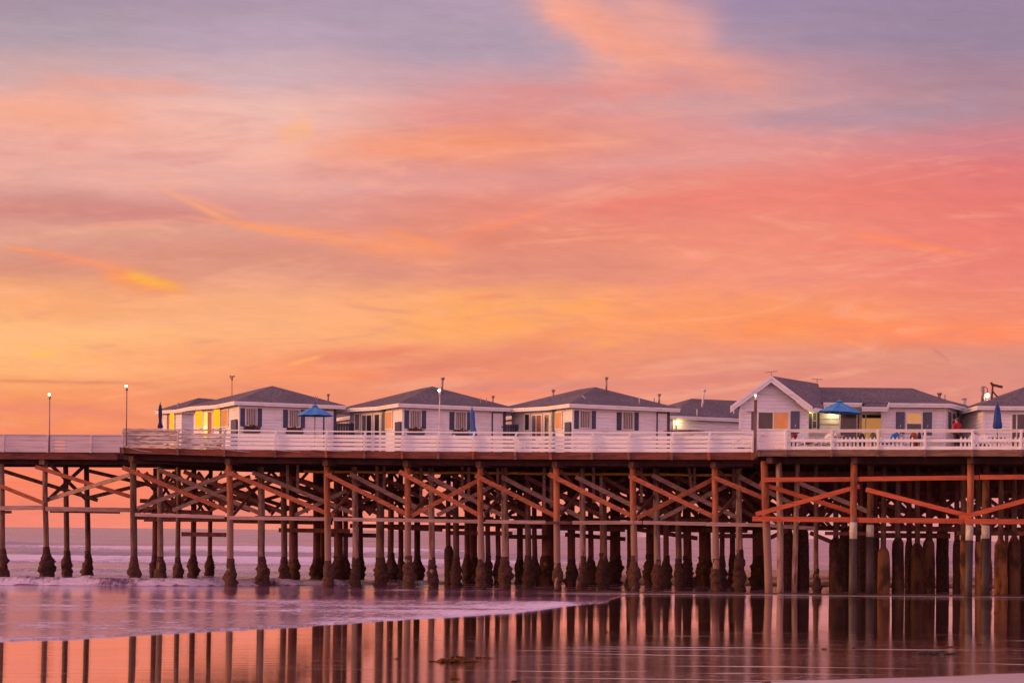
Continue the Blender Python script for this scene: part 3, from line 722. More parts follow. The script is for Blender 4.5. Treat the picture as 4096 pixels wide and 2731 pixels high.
def lump(pts, rad, seed, n=14):
    """knobbly crust around a pile"""
    mb = MB(); mb.tube(pts, rad, n)
    out = []
    for i, v in enumerate(mb.v):
        c = Vector(pts[min(i // n, len(pts) - 1)]); d = Vector(v) - c
        k = 1 + (0.25 + 0.75 * min(1.0, (i // n) / 7)) * (0.42 * nz(v[0] * 1.8 + seed, v[1] * 1.8, v[2] * 1.5) + 0.52 * nz(v[0] * 4.3 + seed, v[1] * 4.3, v[2] * 3.6) + 0.26 * nz(v[0] * 11 + seed, v[1] * 11, v[2] * 9))
        out.append(tuple(c + d * k))
    mb.v = out
    return mb
def ground_z(x, y): return beach_z(x, y) if y < YS else -0.1
NP = [0]
def pile(px, r, Y, mat, ytop=1862, lean=3, crust=1.0, ctop=2225, collar=None, jacket=None, jmat='jacket', name='pile'):
    """one pile; px at mid height, r half width in photograph pixels"""
    NP[0] += 1; i = NP[0]
    t = P(px - lean, ytop, Y); R = 1.12 * r * Y / FPX
    b = P(px + lean * 0.7, 2330, Y); b.z = -0.5; dx = b.x
    mb = MB(); pts = []; rad = []
    for k in range(7):
        f = k / 6
        p = t.lerp(Vector((dx, Y, -0.5)), f)
        p.x += 0.05 * nz(i * 3.3, f * 2.0); pts.append(p); rad.append(R * (0.93 + 0.10 * f) * (1 + 0.04 * nz(i * 1.7, f * 5)))
    mb.tube(pts, rad, 12)
    o = mb.build(name, mat, PIER)
    def at(z):
        f = (t.z - z) / (t.z + 0.5); return t.lerp(Vector((dx, Y, -0.5)), f)
    if crust:
        zt = P(px, ctop, Y).z + 0.65 * nz(i * 5.1)
        ps = []; rs = []
        w = (1.50 + 0.40 * nz(i * 2.9, 4.0)) * crust
        for k in range(23):
            f = k / 22; z = zt + (-0.4 - zt) * f
            ps.append(at(z)); q_ = min(1.0, f / (0.45 + 0.15 * nz(i * 9.1))); prof = q_ * q_ * (3 - 2 * q_)
            prof *= 1.0 - 0.22 * max(0, (f - 0.6) / 0.4)
            rs.append(R * (1.0 + (w - 1.0) * prof) + 0.012 + 0.03 * prof)
        lump(ps, rs, i * 3.7).build('barnacle_crust', 'barnacle', o)
    if collar:
        z1, z0 = P(px, collar[0], Y).z, P(px, collar[1], Y).z
        c = MB(); c.tube([at(z1), at((z0 + z1) / 2), at(z0)], R * 1.06, 12); c.build('collar', 'collar_pale', o)
        c = MB(); c.tube([at(z0), at(0.8), at(-0.4)], [R * 1.10, R * 1.1, R * 1.12], 12); c.build('pile_wrap', 'wrap_dark', o)
    if jacket:
        hw, ty = jacket; J = hw * Y / FPX; zt = P(px, ty, Y).z
        ps = []; rs = []
        for k in range(12):
            f = k / 11; z = zt + (-0.4 - zt) * f
            q = min(1.0, (f / 0.17)); ps.append(at(z)); rs.append(R * 1.05 + (J - R * 1.05) * math.sqrt(max(0.0, 1 - (1 - q) ** 2)) * (0.92 + 0.10 * f))
        j = MB(); j.tube(ps, rs, 16)
        j.v = [tuple(Vector(v) + Vector((0.035 * nz(v[0] * 2, v[2] * 1.5, i), 0, 0))) for v in j.v]
        j.build('pile_jacket', jmat, o)
    return o

OFF = {'F': 0.9, 'S': 3.3, 'T': 5.8}
for px, r in [(536, 12.5), (921, 12), (1312, 12), (1633, 12), (1924, 11.5), (2229, 12), (2536, 12), (2863, 12)]:
    pile(px, r, YF(px) + OFF['F'], 'pile_red' if px > 900 else 'old_wood', 1858 if px > 900 else 1845, 4, 0.9)
for px, r in [(641, 11), (1046, 13), (1422, 11), (1728, 11), (2021, 13), (2332, 11), (2629, 12), (2958, 12)]:
    pile(px, r, YF(px) + OFF['S'], 'pile_grey', 1866, 3, 1.05)
for px, r in [(712, 9), (1137, 11), (1521, 15), (1825, 11), (2112, 11), (2413, 13), (2714, 11)]:
    pile(px, r, YF(px) + OFF['T'], 'old_wood', 1868, -2 if px < 800 else 2, 1.05)
for k, (px, r) in enumerate([(619, 9), (773, 10), (840, 8), (1174, 16), (1267, 13), (1289, 9), (1354, 16), (1382, 9), (1443, 8), (1564, 11), (1604, 9), (1669, 11), (1868, 9), (1892, 16),
              (1953, 9), (1993, 9), (2080, 11), (2139, 9), (2186, 18), (2213, 9), (2285, 14), (2364, 10), (2461, 19), (2518, 9), (2601, 15), (2666, 10), (2749, 15), (2820, 22), (2889, 9), (2931, 10), (3034, 21)]):
    pile(px, r, YF(px) + 9.0 + (k * 2.7) % 7.5, 'pile_dark', 1872, -3 if px < 900 else 2, 1.1 if r < 14 else 0.88, 2222)
pile(1795, 9, YF(1795) + 8.5, 'pile_dark', 1870, 2, 0.9, 2225, jacket=(19, 2182), jmat='barnacle')
# narrow walkway at the left
for px, r, dy in [(10, 10, 0.6), (184, 10, 0.6), (267, 10, 3.6), (350, 10, 6.6)]:
    pile(px, r, YW + dy, 'old_wood', 1856, 3, 1.15 if px != 184 else 1.55, 2205)
# the wider section at the right: painted wood in front, thick jacketed piles behind
pile(3069, 14, YR(3069) + 0.8, 'pile_red', 1844, 12, 0)
pile(3120, 12, YR(3120) + 1.6, 'pile_grey', 1848, 5, 0)
pile(3182, 10, YR(3182) + 3.2, 'pile_grey', 1850, -6, 0)
pile(3265, 9, YR(3265) + 4.5, 'old_wood', 1850, 2, 1.0, 2260)
pile(3413, 13, YR(3413) + 0.8, 'pile_red', 1848, -4, 0, collar=(2088, 2154))
pile(3480, 13, YR(3480) + 2.6, 'jacket', 1850, -3, 0, collar=(2098, 2146))
pile(3877, 13, YR(3877) + 0.8, 'pile_red', 1848, -6, 0, collar=(2100, 2160))
pile(3942, 14, YR(3942) + 2.6, 'jacket', 1850, -3, 0, collar=(2100, 2153))
for px, hw, ty, dy, jm in [(3345, 30, 2150, 6, 'jacket'), (3379, 22, 2110, 9, 'barnacle'), (3442, 19, 2105, 8, 'barnacle'), (3505, 13, 2120, 9, 'barnacle'), (3535, 25, 2188, 5, 'jacket'),
                           (3592, 25, 2148, 5.5, 'jacket'), (3636, 17, 2165, 8, 'barnacle'), (3669, 26, 2172, 6.5, 'jacket'), (3715, 25, 2150, 8, 'jacket'), (3770, 26, 2110, 9.5, 'barnacle'),
                           (3830, 19, 2158, 8, 'barnacle'), (3853, 12, 2162, 4.5, 'jacket_orange'), (3913, 13, 2165, 4.8, 'jacket_orange'), (4003, 26, 2157, 5.5, 'jacket_orange'), (4057, 26, 2146, 6, 'jacket'),
                           (3150, 24, 2110, 9, 'barnacle'), (3213, 24, 2110, 9.5, 'barnacle'), (4096, 20, 2120, 9, 'barnacle'), (4150, 24, 2150, 6, 'jacket')]:
    pile(px, 10 if dy < 8.5 else hw * .55, YR(px) + dy, 'old_wood' if dy < 7 else 'pile_dark', 1852, 1, 0, jacket=(hw, ty), jmat=jm)

def rear_piles():
    mb = MB(); rnd = random.Random(11)
    for row, Y in enumerate((124.0, 131.0, 142.0, 156.0)):
        x0 = (1900, 2300, 2650, 2950)[row]
        px = x0
        sp = (300, 620, 760, 820)[row]
        while px < 5300:
            if px < 3450: px += 60; continue
            b = P(px, 2200, Y); r = rnd.uniform(.13, .19); wob = rnd.uniform(-.12, .12)
            mb.tube([(b.x, Y, 7.2), (b.x + wob * .4, Y, 3.5), (b.x + wob, Y, 1.6)], [r, r, r * 1.05], 7, caps=False)
            mb.tube([(b.x + wob, Y, 1.75), (b.x + wob, Y, 1.2), (b.x + wob, Y, .3), (b.x + wob, Y, -.5)], [r * 1.1, r * 1.6, r * 1.7, r * 1.4], 7, caps=False)
            px += sp * rnd.uniform(.8, 1.1) * 100 / Y
        x = P(x0, 2060, Y).x; xe = P(5300, 2060, Y).x
        while x < xe:
            s_ = rnd.choice((-1, 1)); L_ = rnd.uniform(2.6, 4.2); mb.beam((x, Y - .2, 3.8 if s_ > 0 else 6.9), (x + L_, Y - .2, 6.9 if s_ > 0 else 3.8), .08, .28)
            x += rnd.uniform(1.2, 2.0)
        mb.beam((P(x0, 2060, Y).x, Y, 3.75), (P(5300, 2060, Y).x, Y, 3.8), .1, .24)
        mb.beam((P(x0, 2060, Y).x, Y, 6.85), (P(5300, 2060, Y).x, Y, 6.85), .3, .6)
    o = mb.build('rear_piles', 'pile_dark', PIER); o['kind'] = 'stuff'
    rb = MB(); F_ = [536, 921, 1312, 1633, 1924, 2229, 2536, 2863, 3077]
    for dy, sh_ in ((8.0, 60), (10.5, 150), (13.0, 240), (15.5, 30), (18.0, 120)):
        for i, (a, b) in enumerate(zip(F_, F_[1:])):
            Y = YF(a) + dy; lo, hi = 2046 - dy * .6, 1893 + dy * .5; a2, b2 = a + sh_ - 20, b + sh_ + 20
            if (i + int(dy)) % 3 != 0: rb.beam(P(a2, hi, Y), P(b2, lo, Y), .07, .25)
            if (i + int(dy)) % 2 == 0: rb.beam(P(b2, hi + 8, Y + .3), P(a2, lo, Y + .3), .07, .23)
            if (i + int(dy * 2)) % 3 == 1: rb.beam(P(a2, 2086 - dy, Y + .5), P(b2, 2088 - dy, Y + .5), .1, .22)
            if i % 2 == 0: rb.beam(P(a2 + 30, 2050, Y), P(a2 + 130, 1890, Y + 4.5), .07, .2); rb.beam(P(a2 + 40, 1890, Y + .4), P(a2 + 150, 2046, Y + 4.9), .07, .2)
    o = rb.build('rear_braces', 'brace_dark', PIER); o['kind'] = 'stuff'
rear_piles()
for px, r, dy in [(4340, 13, .8), (4405, 13, 2.6), (4800, 13, .8), (4870, 13, 2.6), (5260, 13, .8)]: pile(px, r, YR(px) + dy, 'pile_red' if dy < 1 else 'jacket', 1848, -4, 0, collar=(2102, 2160))
for px, hw, dy in [(4235, 25, 6), (4300, 22, 8), (4480, 26, 6.5), (4560, 20, 8), (4660, 26, 6), (4960, 25, 7), (5080, 24, 6)]: pile(px, 10, YR(px) + dy, 'old_wood', 1852, 1, 0, jacket=(hw, 2155))
def brace(a, b, Y, h, mat, name='brace', th=0.07, dY=0.0):
    A = P(a[0], a[1], Y); B = P(b[0], b[1], Y + dY)
    mb = MB(); mb.beam(A, B, th, h); return mb.build(name, mat, PIER)
# long diagonal braces and walers on the front row
FR = lambda x: YF(x) + OFF['F'] - 0.30
for a, b, m in [((490, 1869), (931, 2050), 'brace_red'), ((898, 1883), (1335, 2063), 'brace_red'), ((1300, 1893), (1632, 2058), 'brace_red'), ((1596, 1885), (1936, 2070), 'brace_red'),
             ((1900, 1900), (2239, 2072), 'brace_red'), ((2194, 1895), (2547, 2073), 'brace_red'), ((2516, 1902), (2871, 2074), 'brace_red'), ((2848, 1906), (3063, 1994), 'brace_red')]:
    brace(a, b, FR((a[0] + b[0]) / 2), 0.25, m)
FR2 = lambda x: YF(x) + OFF['F'] + 0.28
for a, b in [((925, 1890), (550, 2033)), ((1922, 1916), (1645, 2063)), ((2858, 1913), (2546, 2072))]:
    brace(a, b, FR2((a[0] + b[0]) / 2), 0.24, 'brace_red' if a[0] > 1000 else 'brace_grey')
for x0, y0, x1, y1 in [(540, 2057, 898, 2067), (915, 2070, 1325, 2075), (1333, 2075, 1622, 2080), (1622, 2079.5, 1928, 2085), (1942, 2085, 2183, 2088), (2290, 2089, 2568, 2089), (2572, 2089, 2822, 2094), (2824, 2095, 3056, 2099)]:
    brace((x0, y0), (x1, y1), FR((x0 + x1) / 2) - 0.08, 0.20, 'waler_pale', 'waler', 0.09)
brace((2185, 2090), (2288, 2090), FR(2230) - 0.05, 0.17, 'brace_dark', 'waler', 0.09)
# second and third rows
SRW = lambda x: YF(x) + OFF["S"] - 0.28
for a, b in [((637, 1879), (1042, 2053)), ((1010, 1889), (1429, 2058)), ((1398, 1894), (1730, 2062)), ((1710, 1902), (2037, 2076)), ((2006, 1907), (2334, 2074)), ((2302, 1906), (2642, 2078)), ((2609, 1900), (2966, 2078)), ((2955, 1905), (3200, 2030))]:
    brace(a, b, SRW((a[0] + b[0]) / 2), 0.25, 'brace_grey')
for a, b in [((1985, 1934), (1748, 2060)), ((2905, 1942), (2640, 2074)), ((1000, 1915), (690, 2040)), ((1440, 1935), (1180, 2060))]:
    brace(a, b, SRW((a[0] + b[0]) / 2) + 0.55, 0.23, 'brace_grey')
TR = lambda x: YF(x) + OFF['T'] - 0.28
for a, b in [((735, 1885), (1135, 2050)), ((1120, 1890), (1520, 2055)), ((1500, 1895), (1825, 2060)), ((1815, 1902), (2115, 2068)), ((2100, 1905), (2420, 2072)), ((2400, 1903), (2715, 2076)), ((2700, 1903), (3040, 2076))]:
    brace(a, b, TR((a[0] + b[0]) / 2), 0.25, 'brace_dark')
for a, b in [((1130, 1905), (840, 2040)), ((1880, 1920), (1600, 2060)), ((2500, 1915), (2200, 2062)), ((2740, 1925), (2480, 2066))]:
    brace(a, b, TR((a[0] + b[0]) / 2) + 0.55, 0.23, 'brace_dark')
for x0, y0, x1, y1, dy in [(726, 2135, 905, 2138, 8), (1115, 2119, 1400, 2123, 9), (1325, 2138, 1510, 2141, 11), (1550, 2108, 1770, 2117, 9), (1800, 2130, 2050, 2133, 10), (2030, 2145, 2190, 2147, 12), (2240, 2112, 2500, 2118, 10),
                           (2260, 2137, 2502, 2155, 13), (2540, 2115, 2790, 2152, 11), (2640, 2118, 2990, 2122, 12), (2860, 2142, 3075, 2143, 9), (545, 2040, 840, 2050, 9), (560, 2002, 860, 2012, 11), (930, 2083, 1330, 2090, 12), (1400, 2102, 1900, 2108, 14), (2000, 2104, 2560, 2110, 14), (2600, 2110, 3050, 2112, 14)]:
    Y = YF((x0 + x1) / 2) + dy
    brace((x0, y0), (x1, y1), Y, 0.26, 'pile_dark', 'waler', 0.12)
# crossed braces along each bent
for f in (536, 921, 1312, 1633, 1924, 2229, 2536, 2863):
    Y0 = YF(f) + 1.2
    for k in range(2):
        xa, xb = f + 14 + 150 * k, f + 160 + 150 * k
        brace((xa, 2056), (xb, 1888), Y0 + 4.2 * k, 0.20, 'brace_dark', 'brace', 0.07, 4.4)
        brace((xa, 1884), (xb, 2046), Y0 + 4.2 * k + 0.35, 0.20, 'brace_dark', 'brace', 0.07, 4.4)
# cap beams across the bents
for f in (536, 921, 1312, 1633, 1924, 2229, 2536, 2863):
    mb = MB(); y = lerp_tab(FB, f) + 21
    mb.beam(P(f - 12, y, YF(f) + 0.4), P(f + 560, y + 17, YF(f) + 18), 0.32, 0.34); mb.build('cap_beam', 'deck_under', PIER)
for f in (3077, 3416, 3880, 4340, 4800, 5260):
    mb = MB(); mb.beam(P(f, 1840, YR(f) + 0.3), P(f + 300, 1862, YR(f) + 14), 0.32, 0.34); mb.build('cap_beam', 'deck_under', PIER)
for a, b in [(-160, 36), (166, 372)]:
    mb = MB(); mb.beam(P(a, 1846, YW + 0.1), P(b, 1850, YW + 7.6), 0.34, 0.34); mb.build('cap_beam', 'old_wood', PIER)
# posts standing on the inner caps
for px, y0, y1, dx in [(1150, 1834, 1985, 0), (1191, 1838, 1975, 0), (1507, 1838, 1990, 2), (1537, 1845, 1960, 0), (1684, 1866, 2004, 0), (1849, 1840, 1985, 0), (1875, 1868, 1990, 0), (1991, 1872, 2010, 0), (2176, 1864, 2040, 0), (2205, 1870, 2030, 0), (2374, 1846, 2010, 0), (2404, 1903, 2060, 0), (2565, 1868, 2010, 0), (2753, 1848, 1965, 14), (2778, 1855, 1990, 0), (2935, 1874, 2030, 0)]:
    mb = MB(); Y = YF(px) + 4.6
    mb.beam(P(px, y0, Y), P(px + dx, y1, Y), 0.17, 0.17, (0, 1, 0)); mb.build('post', 'brace_grey', PIER)
# braces of the walkway trestle
for a, b, Y, dY, m in [((142, 1866), (520, 1985), YW + 0.3, 0.2, 'brace_red'), ((-60, 1918), (176, 2012), YW + 0.3, 0, 'brace_red'), ((-60, 1860), (391, 2000), YW + 3.2, 0, 'old_wood'),
                       ((198, 1995), (520, 1898), YW + 0.9, -3, 'brace_grey'), ((356, 1990), (600, 1930), YW + 6.2, 0, 'old_wood'), ((350, 1881), (620, 1944), YW + 6.4, 0, 'old_wood'),
                       ((203, 1858), (344, 1996), YW + 0.9, 5.4, 'old_wood'), ((343, 1857), (192, 1999), YW + 6.0, -5.2, 'old_wood')]:
    brace(a, b, Y, 0.24, m, 'brace', 0.08, dY)
brace((-120, 2033), (170, 2029), YW + 0.2, 0.27, 'waler_pale', 'waler', 0.1); brace((182, 2034), (522, 2039), YW + 0.2, 0.27, 'waler_pale', 'waler', 0.1)
brace((-40, 2047), (46, 2047), YW + 0.6, 0.17, 'old_wood', 'waler', 0.1); brace((200, 2043), (480, 2047), YW + 4.0, 0.2, 'old_wood', 'waler', 0.1)
# walers and diagonals of the right section, painted rust red
RR = lambda x: YR(x) + 0.45
for x0, y0, x1, y1 in [(3055, 1918, 3440, 1916), (3440, 1915, 3915, 1909), (3921, 1908, 5500, 1897)]:
    brace((x0, y0), (x1, y1), RR((x0 + x1) / 2), 0.24, 'painted_red', 'waler', 0.1)
for x0, y0, x1, y1 in [(3010, 2074, 3437, 2078), (3439, 2079, 3860, 2083), (3862, 2084, 5500, 2093)]:
    brace((x0, y0), (x1, y1), RR((x0 + x1) / 2), 0.27, 'painted_red', 'waler', 0.1)
brace((3039, 1932), (3405, 2046), RR(3200) + 0.75, 0.24, 'painted_red'); brace((3023, 2056), (3438, 1944), RR(3200) - 0.12, 0.24, 'painted_red')
brace((3464, 1957), (3866, 2060), RR(3650) + 0.1, 0.24, 'painted_red'); brace((3838, 2071), (4290, 1950), RR(4000) - 0.12, 0.24, 'painted_red')
brace((3190, 1928), (3475, 2046), YR(3300) + 3.6, 0.24, 'waler_pale'); brace((3030, 2098), (3260, 2112), YR(3100) + 3.0, 0.2, 'waler_pale', 'waler')
brace((3830, 2131), (4300, 2134), YR(4000) + 3.8, 0.24, 'jacket', 'waler', 0.12)
brace((3300, 2132), (3480, 2134), YR(3400) + 4.4, 0.2, 'pile_dark', 'waler'); brace((3470, 2112), (3830, 2116), YR(3650) + 7.5, 0.3, 'pile_dark', 'waler', 0.2); brace((3480, 2140), (3800, 2142), YR(3650) + 7.7, 0.3, 'pile_dark', 'waler', 0.2)
for a, b, dy in [((3240, 2130), (3330, 2168), 6), ((3520, 2010), (3700, 2074), 8), ((3520, 2070), (3620, 1990), 8.5), ((3720, 2000), (3850, 2070), 9), ((3640, 2075), (3760, 1975), 9.4), ((3900, 2000), (4010, 2074), 8), ((3950, 2060), (4120, 1960), 8.6), ((3080, 2150), (3150, 2118), 6), ((3130, 1960), (3300, 2060), 8), ((3260, 2070), (3420, 1960), 9), ((2990, 1960), (3100, 2070), 8), ((2890, 1975), (3010, 2075), 10)]:
    brace(a, b, YR(a[0]) + dy, 0.24, 'pile_dark')
for x0, x1, y, dy in [(3040, 3420, 1978, 10), (3430, 3860, 1985, 11), (3860, 4300, 1980, 11), (3040, 4300, 1895, 9), (3040, 4300, 2040, 12)]:
    brace((x0, y), (x1, y + 3), YR((x0 + x1) / 2) + dy, 0.3, 'pile_dark', 'waler', 0.15)
# fuel line hung under the deck
def pipe():
    mb = MB(); pts = []
    for px in range(1215, 2960, 60): pts.append(P(px, 1885 + (px - 1215) * 0.0085 + 1.2 * math.sin(px * .03), YF(px) + 4.7))
    mb.tube(pts, 0.085, 8)
    o = mb.build('pipe', 'yellow_pipe'); tag(o, 'yellow pipe running level under the dark pier deck', 'pipe')
    for k in range(2, len(pts) - 1, 4):
        h = MB(); h.beam(pts[k] + Vector((0, 0, 0.02)), pts[k] + Vector((0, 0, 0.55)), 0.05, 0.05, (0, 1, 0)); h.build('hanger', 'pile_dark', o)
pipe()

# ------------------------------------------------------------------ railings
RTOP = [(487, 1712), (713, 1716.5), (900, 1717.5), (1103, 1720), (1306, 1722), (1610, 1724.5), (2062, 1727.5), (2690, 1727), (3017, 1724)]
RBOT = [(487, 1788), (713, 1791), (900, 1796), (1103, 1797.5), (1306, 1799.5), (1610, 1802), (2062, 1806), (2690, 1807.5), (3017, 1808)]
MAINPOSTS = [493, 713, 899, 1103, 1306, 1459, 1610, 1755, 1894, 2063, 2204, 2369, 2517, 2689, 2838, 3014]
def main_rail():
    t = thing('railing', 'long white wooden railing of four peeling horizontal boards along the middle of the pier', 'railing', P(1750, 1806, YF(1750)))
    for px in MAINPOSTS:
        yt, yb = lerp_tab(RTOP, px), lerp_tab(RBOT, px); Y = YF(px) - 0.10
        h = yb - yt; mb = MB()
        pts = [P(px - 3, yb + 1, Y - 0.03), P(px - 3, yb - 0.45 * h, Y - 0.05), P(px - 1, yb - 0.8 * h, Y - 0.02), P(px + 6, yt + 1, Y + 0.06)]
        for a, b in zip(pts, pts[1:]): mb.beam(a, b, 0.10, 0.16, (0, 1, 0))
        mb.build('post', 'rail_paint' if px > 1000 else 'walk_paint', t)
        q = MB(); yb2 = lerp_tab(FB, px); q.beam(P(px - 3, yb + 1.5, YF(px) - 0.06), P(px - 2, yb2 + 1, YF(px) - 0.06), 0.14, 0.10, (0, 1, 0)); q.build('post_foot', 'fascia_brown' if px % 2 else 'brace_red', t)
    spec = [('top_rail', 0.035, 0.075, 'rail_paint'), ('board', 0.285, 0.160, 'rail_paint'), ('board', 0.487, 0.158, 'rail_paint'), ('board', 0.695, 0.162, 'rail_paint'), ('board', 0.912, 0.175, 'rail_paint')]
    for si, (nm, fr, hh, m) in enumerate(spec):
        mb = MB()
        for i, (a, b) in enumerate(zip(MAINPOSTS, MAINPOSTS[1:])):
            pts = []
            for px in (a, (a + b) / 2, b):
                yt, yb = lerp_tab(RTOP, px), lerp_tab(RBOT, px); h = yb - yt
                sag = (1.6 if si == 4 else 0.5) * nz(i * 3.1, si * 2.0) if px not in (a, b) else 0
                pts.append(P(px, yt + fr * h + sag, YF(px) + (0.02 if si else -0.02)))
            ht = hh * 76 * YF(a) / FPX
            mi = 1 if i < 2 else 0
            for p, q in zip(pts, pts[1:]): mb.beam(p, q, 0.05 if si else 0.16, ht if si else 0.07, (0, 0, 1), mi)
        mb.build(nm, ['rail_paint', 'rail_paint_worn'], t)
    # boards closing gaps in the two weathered bays at the far end and near the step
    for a, b, ws in [(493, 713, (0.16, 0.39, 0.59, 0.81)), (2689, 2838, (0.17, 0.38, 0.59)), (2838, 3014, (0.17,))]:
        for w in ws:
            mb = MB(); x0, x1 = a + 8, b - (60 if w == 0.81 else 4) - (30 * (w == 0.17))
            f = lambda px: P(px, lerp_tab(RTOP, px) + w * (lerp_tab(RBOT, px) - lerp_tab(RTOP, px)), YF(px) + 0.14)
            mb.beam(f(x0), f(x1), 0.04, 0.15); mb.build('inner_board', 'rail_paint_worn' if a < 800 else 'stained_boards' if w == 2 else 'rail_paint', t)
main_rail()
def walkway_rail():
    t = thing('railing', 'dull mauve solid board railing on the narrow walkway at the seaward end', 'railing', P(100, 1806, YW))
    fn = lambda px, f: P(px, 1738 + 0.006 * px + f * 69, YW - 0.08)
    for k in range(5):
        mb = MB(); c = 0.06 + 0.2 * k if k else 0.06
        segs = [(-900, 217), (263, 500)] if 0 < k else [(-900, 500)]
        for a, b in segs: mb.beam(fn(a, 0.10 + 0.2 * k), fn(b, 0.10 + 0.2 * k), 0.05, 0.198)
        if k: mb.beam(fn(216, 0.08 + 0.2 * k), fn(264, 0.08 + 0.2 * k), 0.05, 0.15)
        mb.build('board', 'walk_paint', t)
    mb = MB(); mb.beam(fn(-900, -0.01), fn(500, -0.01), 0.16, 0.05); mb.build('top_rail', 'walk_paint', t)
    for px in (-336, -160, 14, 190, 364):
        mb = MB(); mb.beam(fn(px, 1.02) + Vector((0, -.08, 0)), fn(px + 3, 0.0) + Vector((0, -.06, 0)), 0.11, 0.10, (0, 1, 0)); mb.build('post', 'walk_paint', t)
walkway_rail()
RPOSTS = [3036, 3143, 3326, 3511, 3700, 3889, 4084, 4280, 4478, 4678, 4880, 5084, 5290, 5498]
def right_rail():
    t = thing('railing', 'white railing with open top and low picket infill in front of the gabled house patio', 'railing', P(3600, 1797, YR(3600)))
    pt = lambda px, y, dy=0.0: P(px, y, YR(px) + dy)
    for px in RPOSTS:
        mb = MB(); mb.beam(pt(px, 1797, -0.06), pt(px + 1, 1719, -0.06), 0.105, 0.10, (0, 1, 0)); mb.build('post', 'rail_paint', t)
        mb = MB(); mb.beam(pt(px, 1798, -0.05), pt(px, 1826, -0.05), 0.10, 0.09, (0, 1, 0)); mb.build('post_foot', 'fascia_brown', t)
    for nm, y, h, w, m in [('top_rail', 1718.5, 0.05, 0.17, 'white_trim'), ('under_rail', 1724.5, 0.09, 0.05, 'white_trim'), ('middle_rail', 1761.5, 0.15, 0.05, 'white_trim'), ('bottom_rail', 1791, 0.17, 0.05, 'white_trim')]:
        mb = MB()
        for a, b in zip(RPOSTS, RPOSTS[1:]):
            if nm != 'top_rail' and a == 3036: continue
            mb.beam(pt(a, y), pt(b, y), w, h)
        mb.build(nm, m, t)
    for k in range(4):
        mb = MB(); y = 1731 + k * 18.5
        mb.beam(pt(3058 if k % 2 == 0 else 3036, y), pt(3143, y), 0.05, 0.235 if k != 2 else 0.22); mb.build('board', 'stained_boards' if k else 'rail_paint', t)
    mb = MB(); mb.beam(pt(3040, 1722.5), pt(3143, 1722.5), 0.05, 0.07); mb.build('board', 'rail_paint', t)
    spans = [(3152, 3205), (3330, 3512), (3519, 3610), (3645, 3655), (3840, 3884), (3893, 4084), (4092, 4280)]
    n = 0
    for a, b in spans:
        x = a + 4
        while x < b - 4 and n < 60:
            c = pt(x, 1790, 0.09); top = pt(x, 1753, 0.09); tip = pt(x, 1748, 0.09); hw = 0.048
            mb = MB(); d = 0.02
            q = [Vector((c.x - hw, c.y, c.z)), Vector((c.x + hw, c.y, c.z)), Vector((c.x + hw, c.y, top.z)), Vector((c.x, c.y, tip.z + .02)), Vector((c.x - hw, c.y, top.z))]
            mb.add([v + Vector((0, -d, 0)) for v in q] + [v + Vector((0, d, 0)) for v in q], [(0, 1, 2, 3, 4), (9, 8, 7, 6, 5)] + [(i, 5 + i, 5 + (i + 1) % 5, (i + 1) % 5) for i in range(5)])
            mb.build('picket', 'white_trim', t); n += 1; x += 16.4
right_rail()
# sagging white cable slung below the railing at the seaward end
def cable():
    mb = MB(); pts = []
    keys = [(476, 1786, 0), (505, 1785, 0), (713, 1790, 19), (899, 1794, 5), (1103, 1798, 11), (1306, 1801, 7), (1459, 1802, 3)]
    for (x0, y0, _), (x1, y1, s) in zip(keys, keys[1:]):
        for k in range(8):
            f = k / 8; pts.append(P(x0 + (x1 - x0) * f, y0 + (y1 - y0) * f + 4 * s * f * (1 - f), YF(x0) - 0.22))
    mb.tube(pts, 0.022, 6); tag(mb.build('cable', 'cable'), 'pale cable sagging in loops across the reddish deck edge', 'cable')
cable()

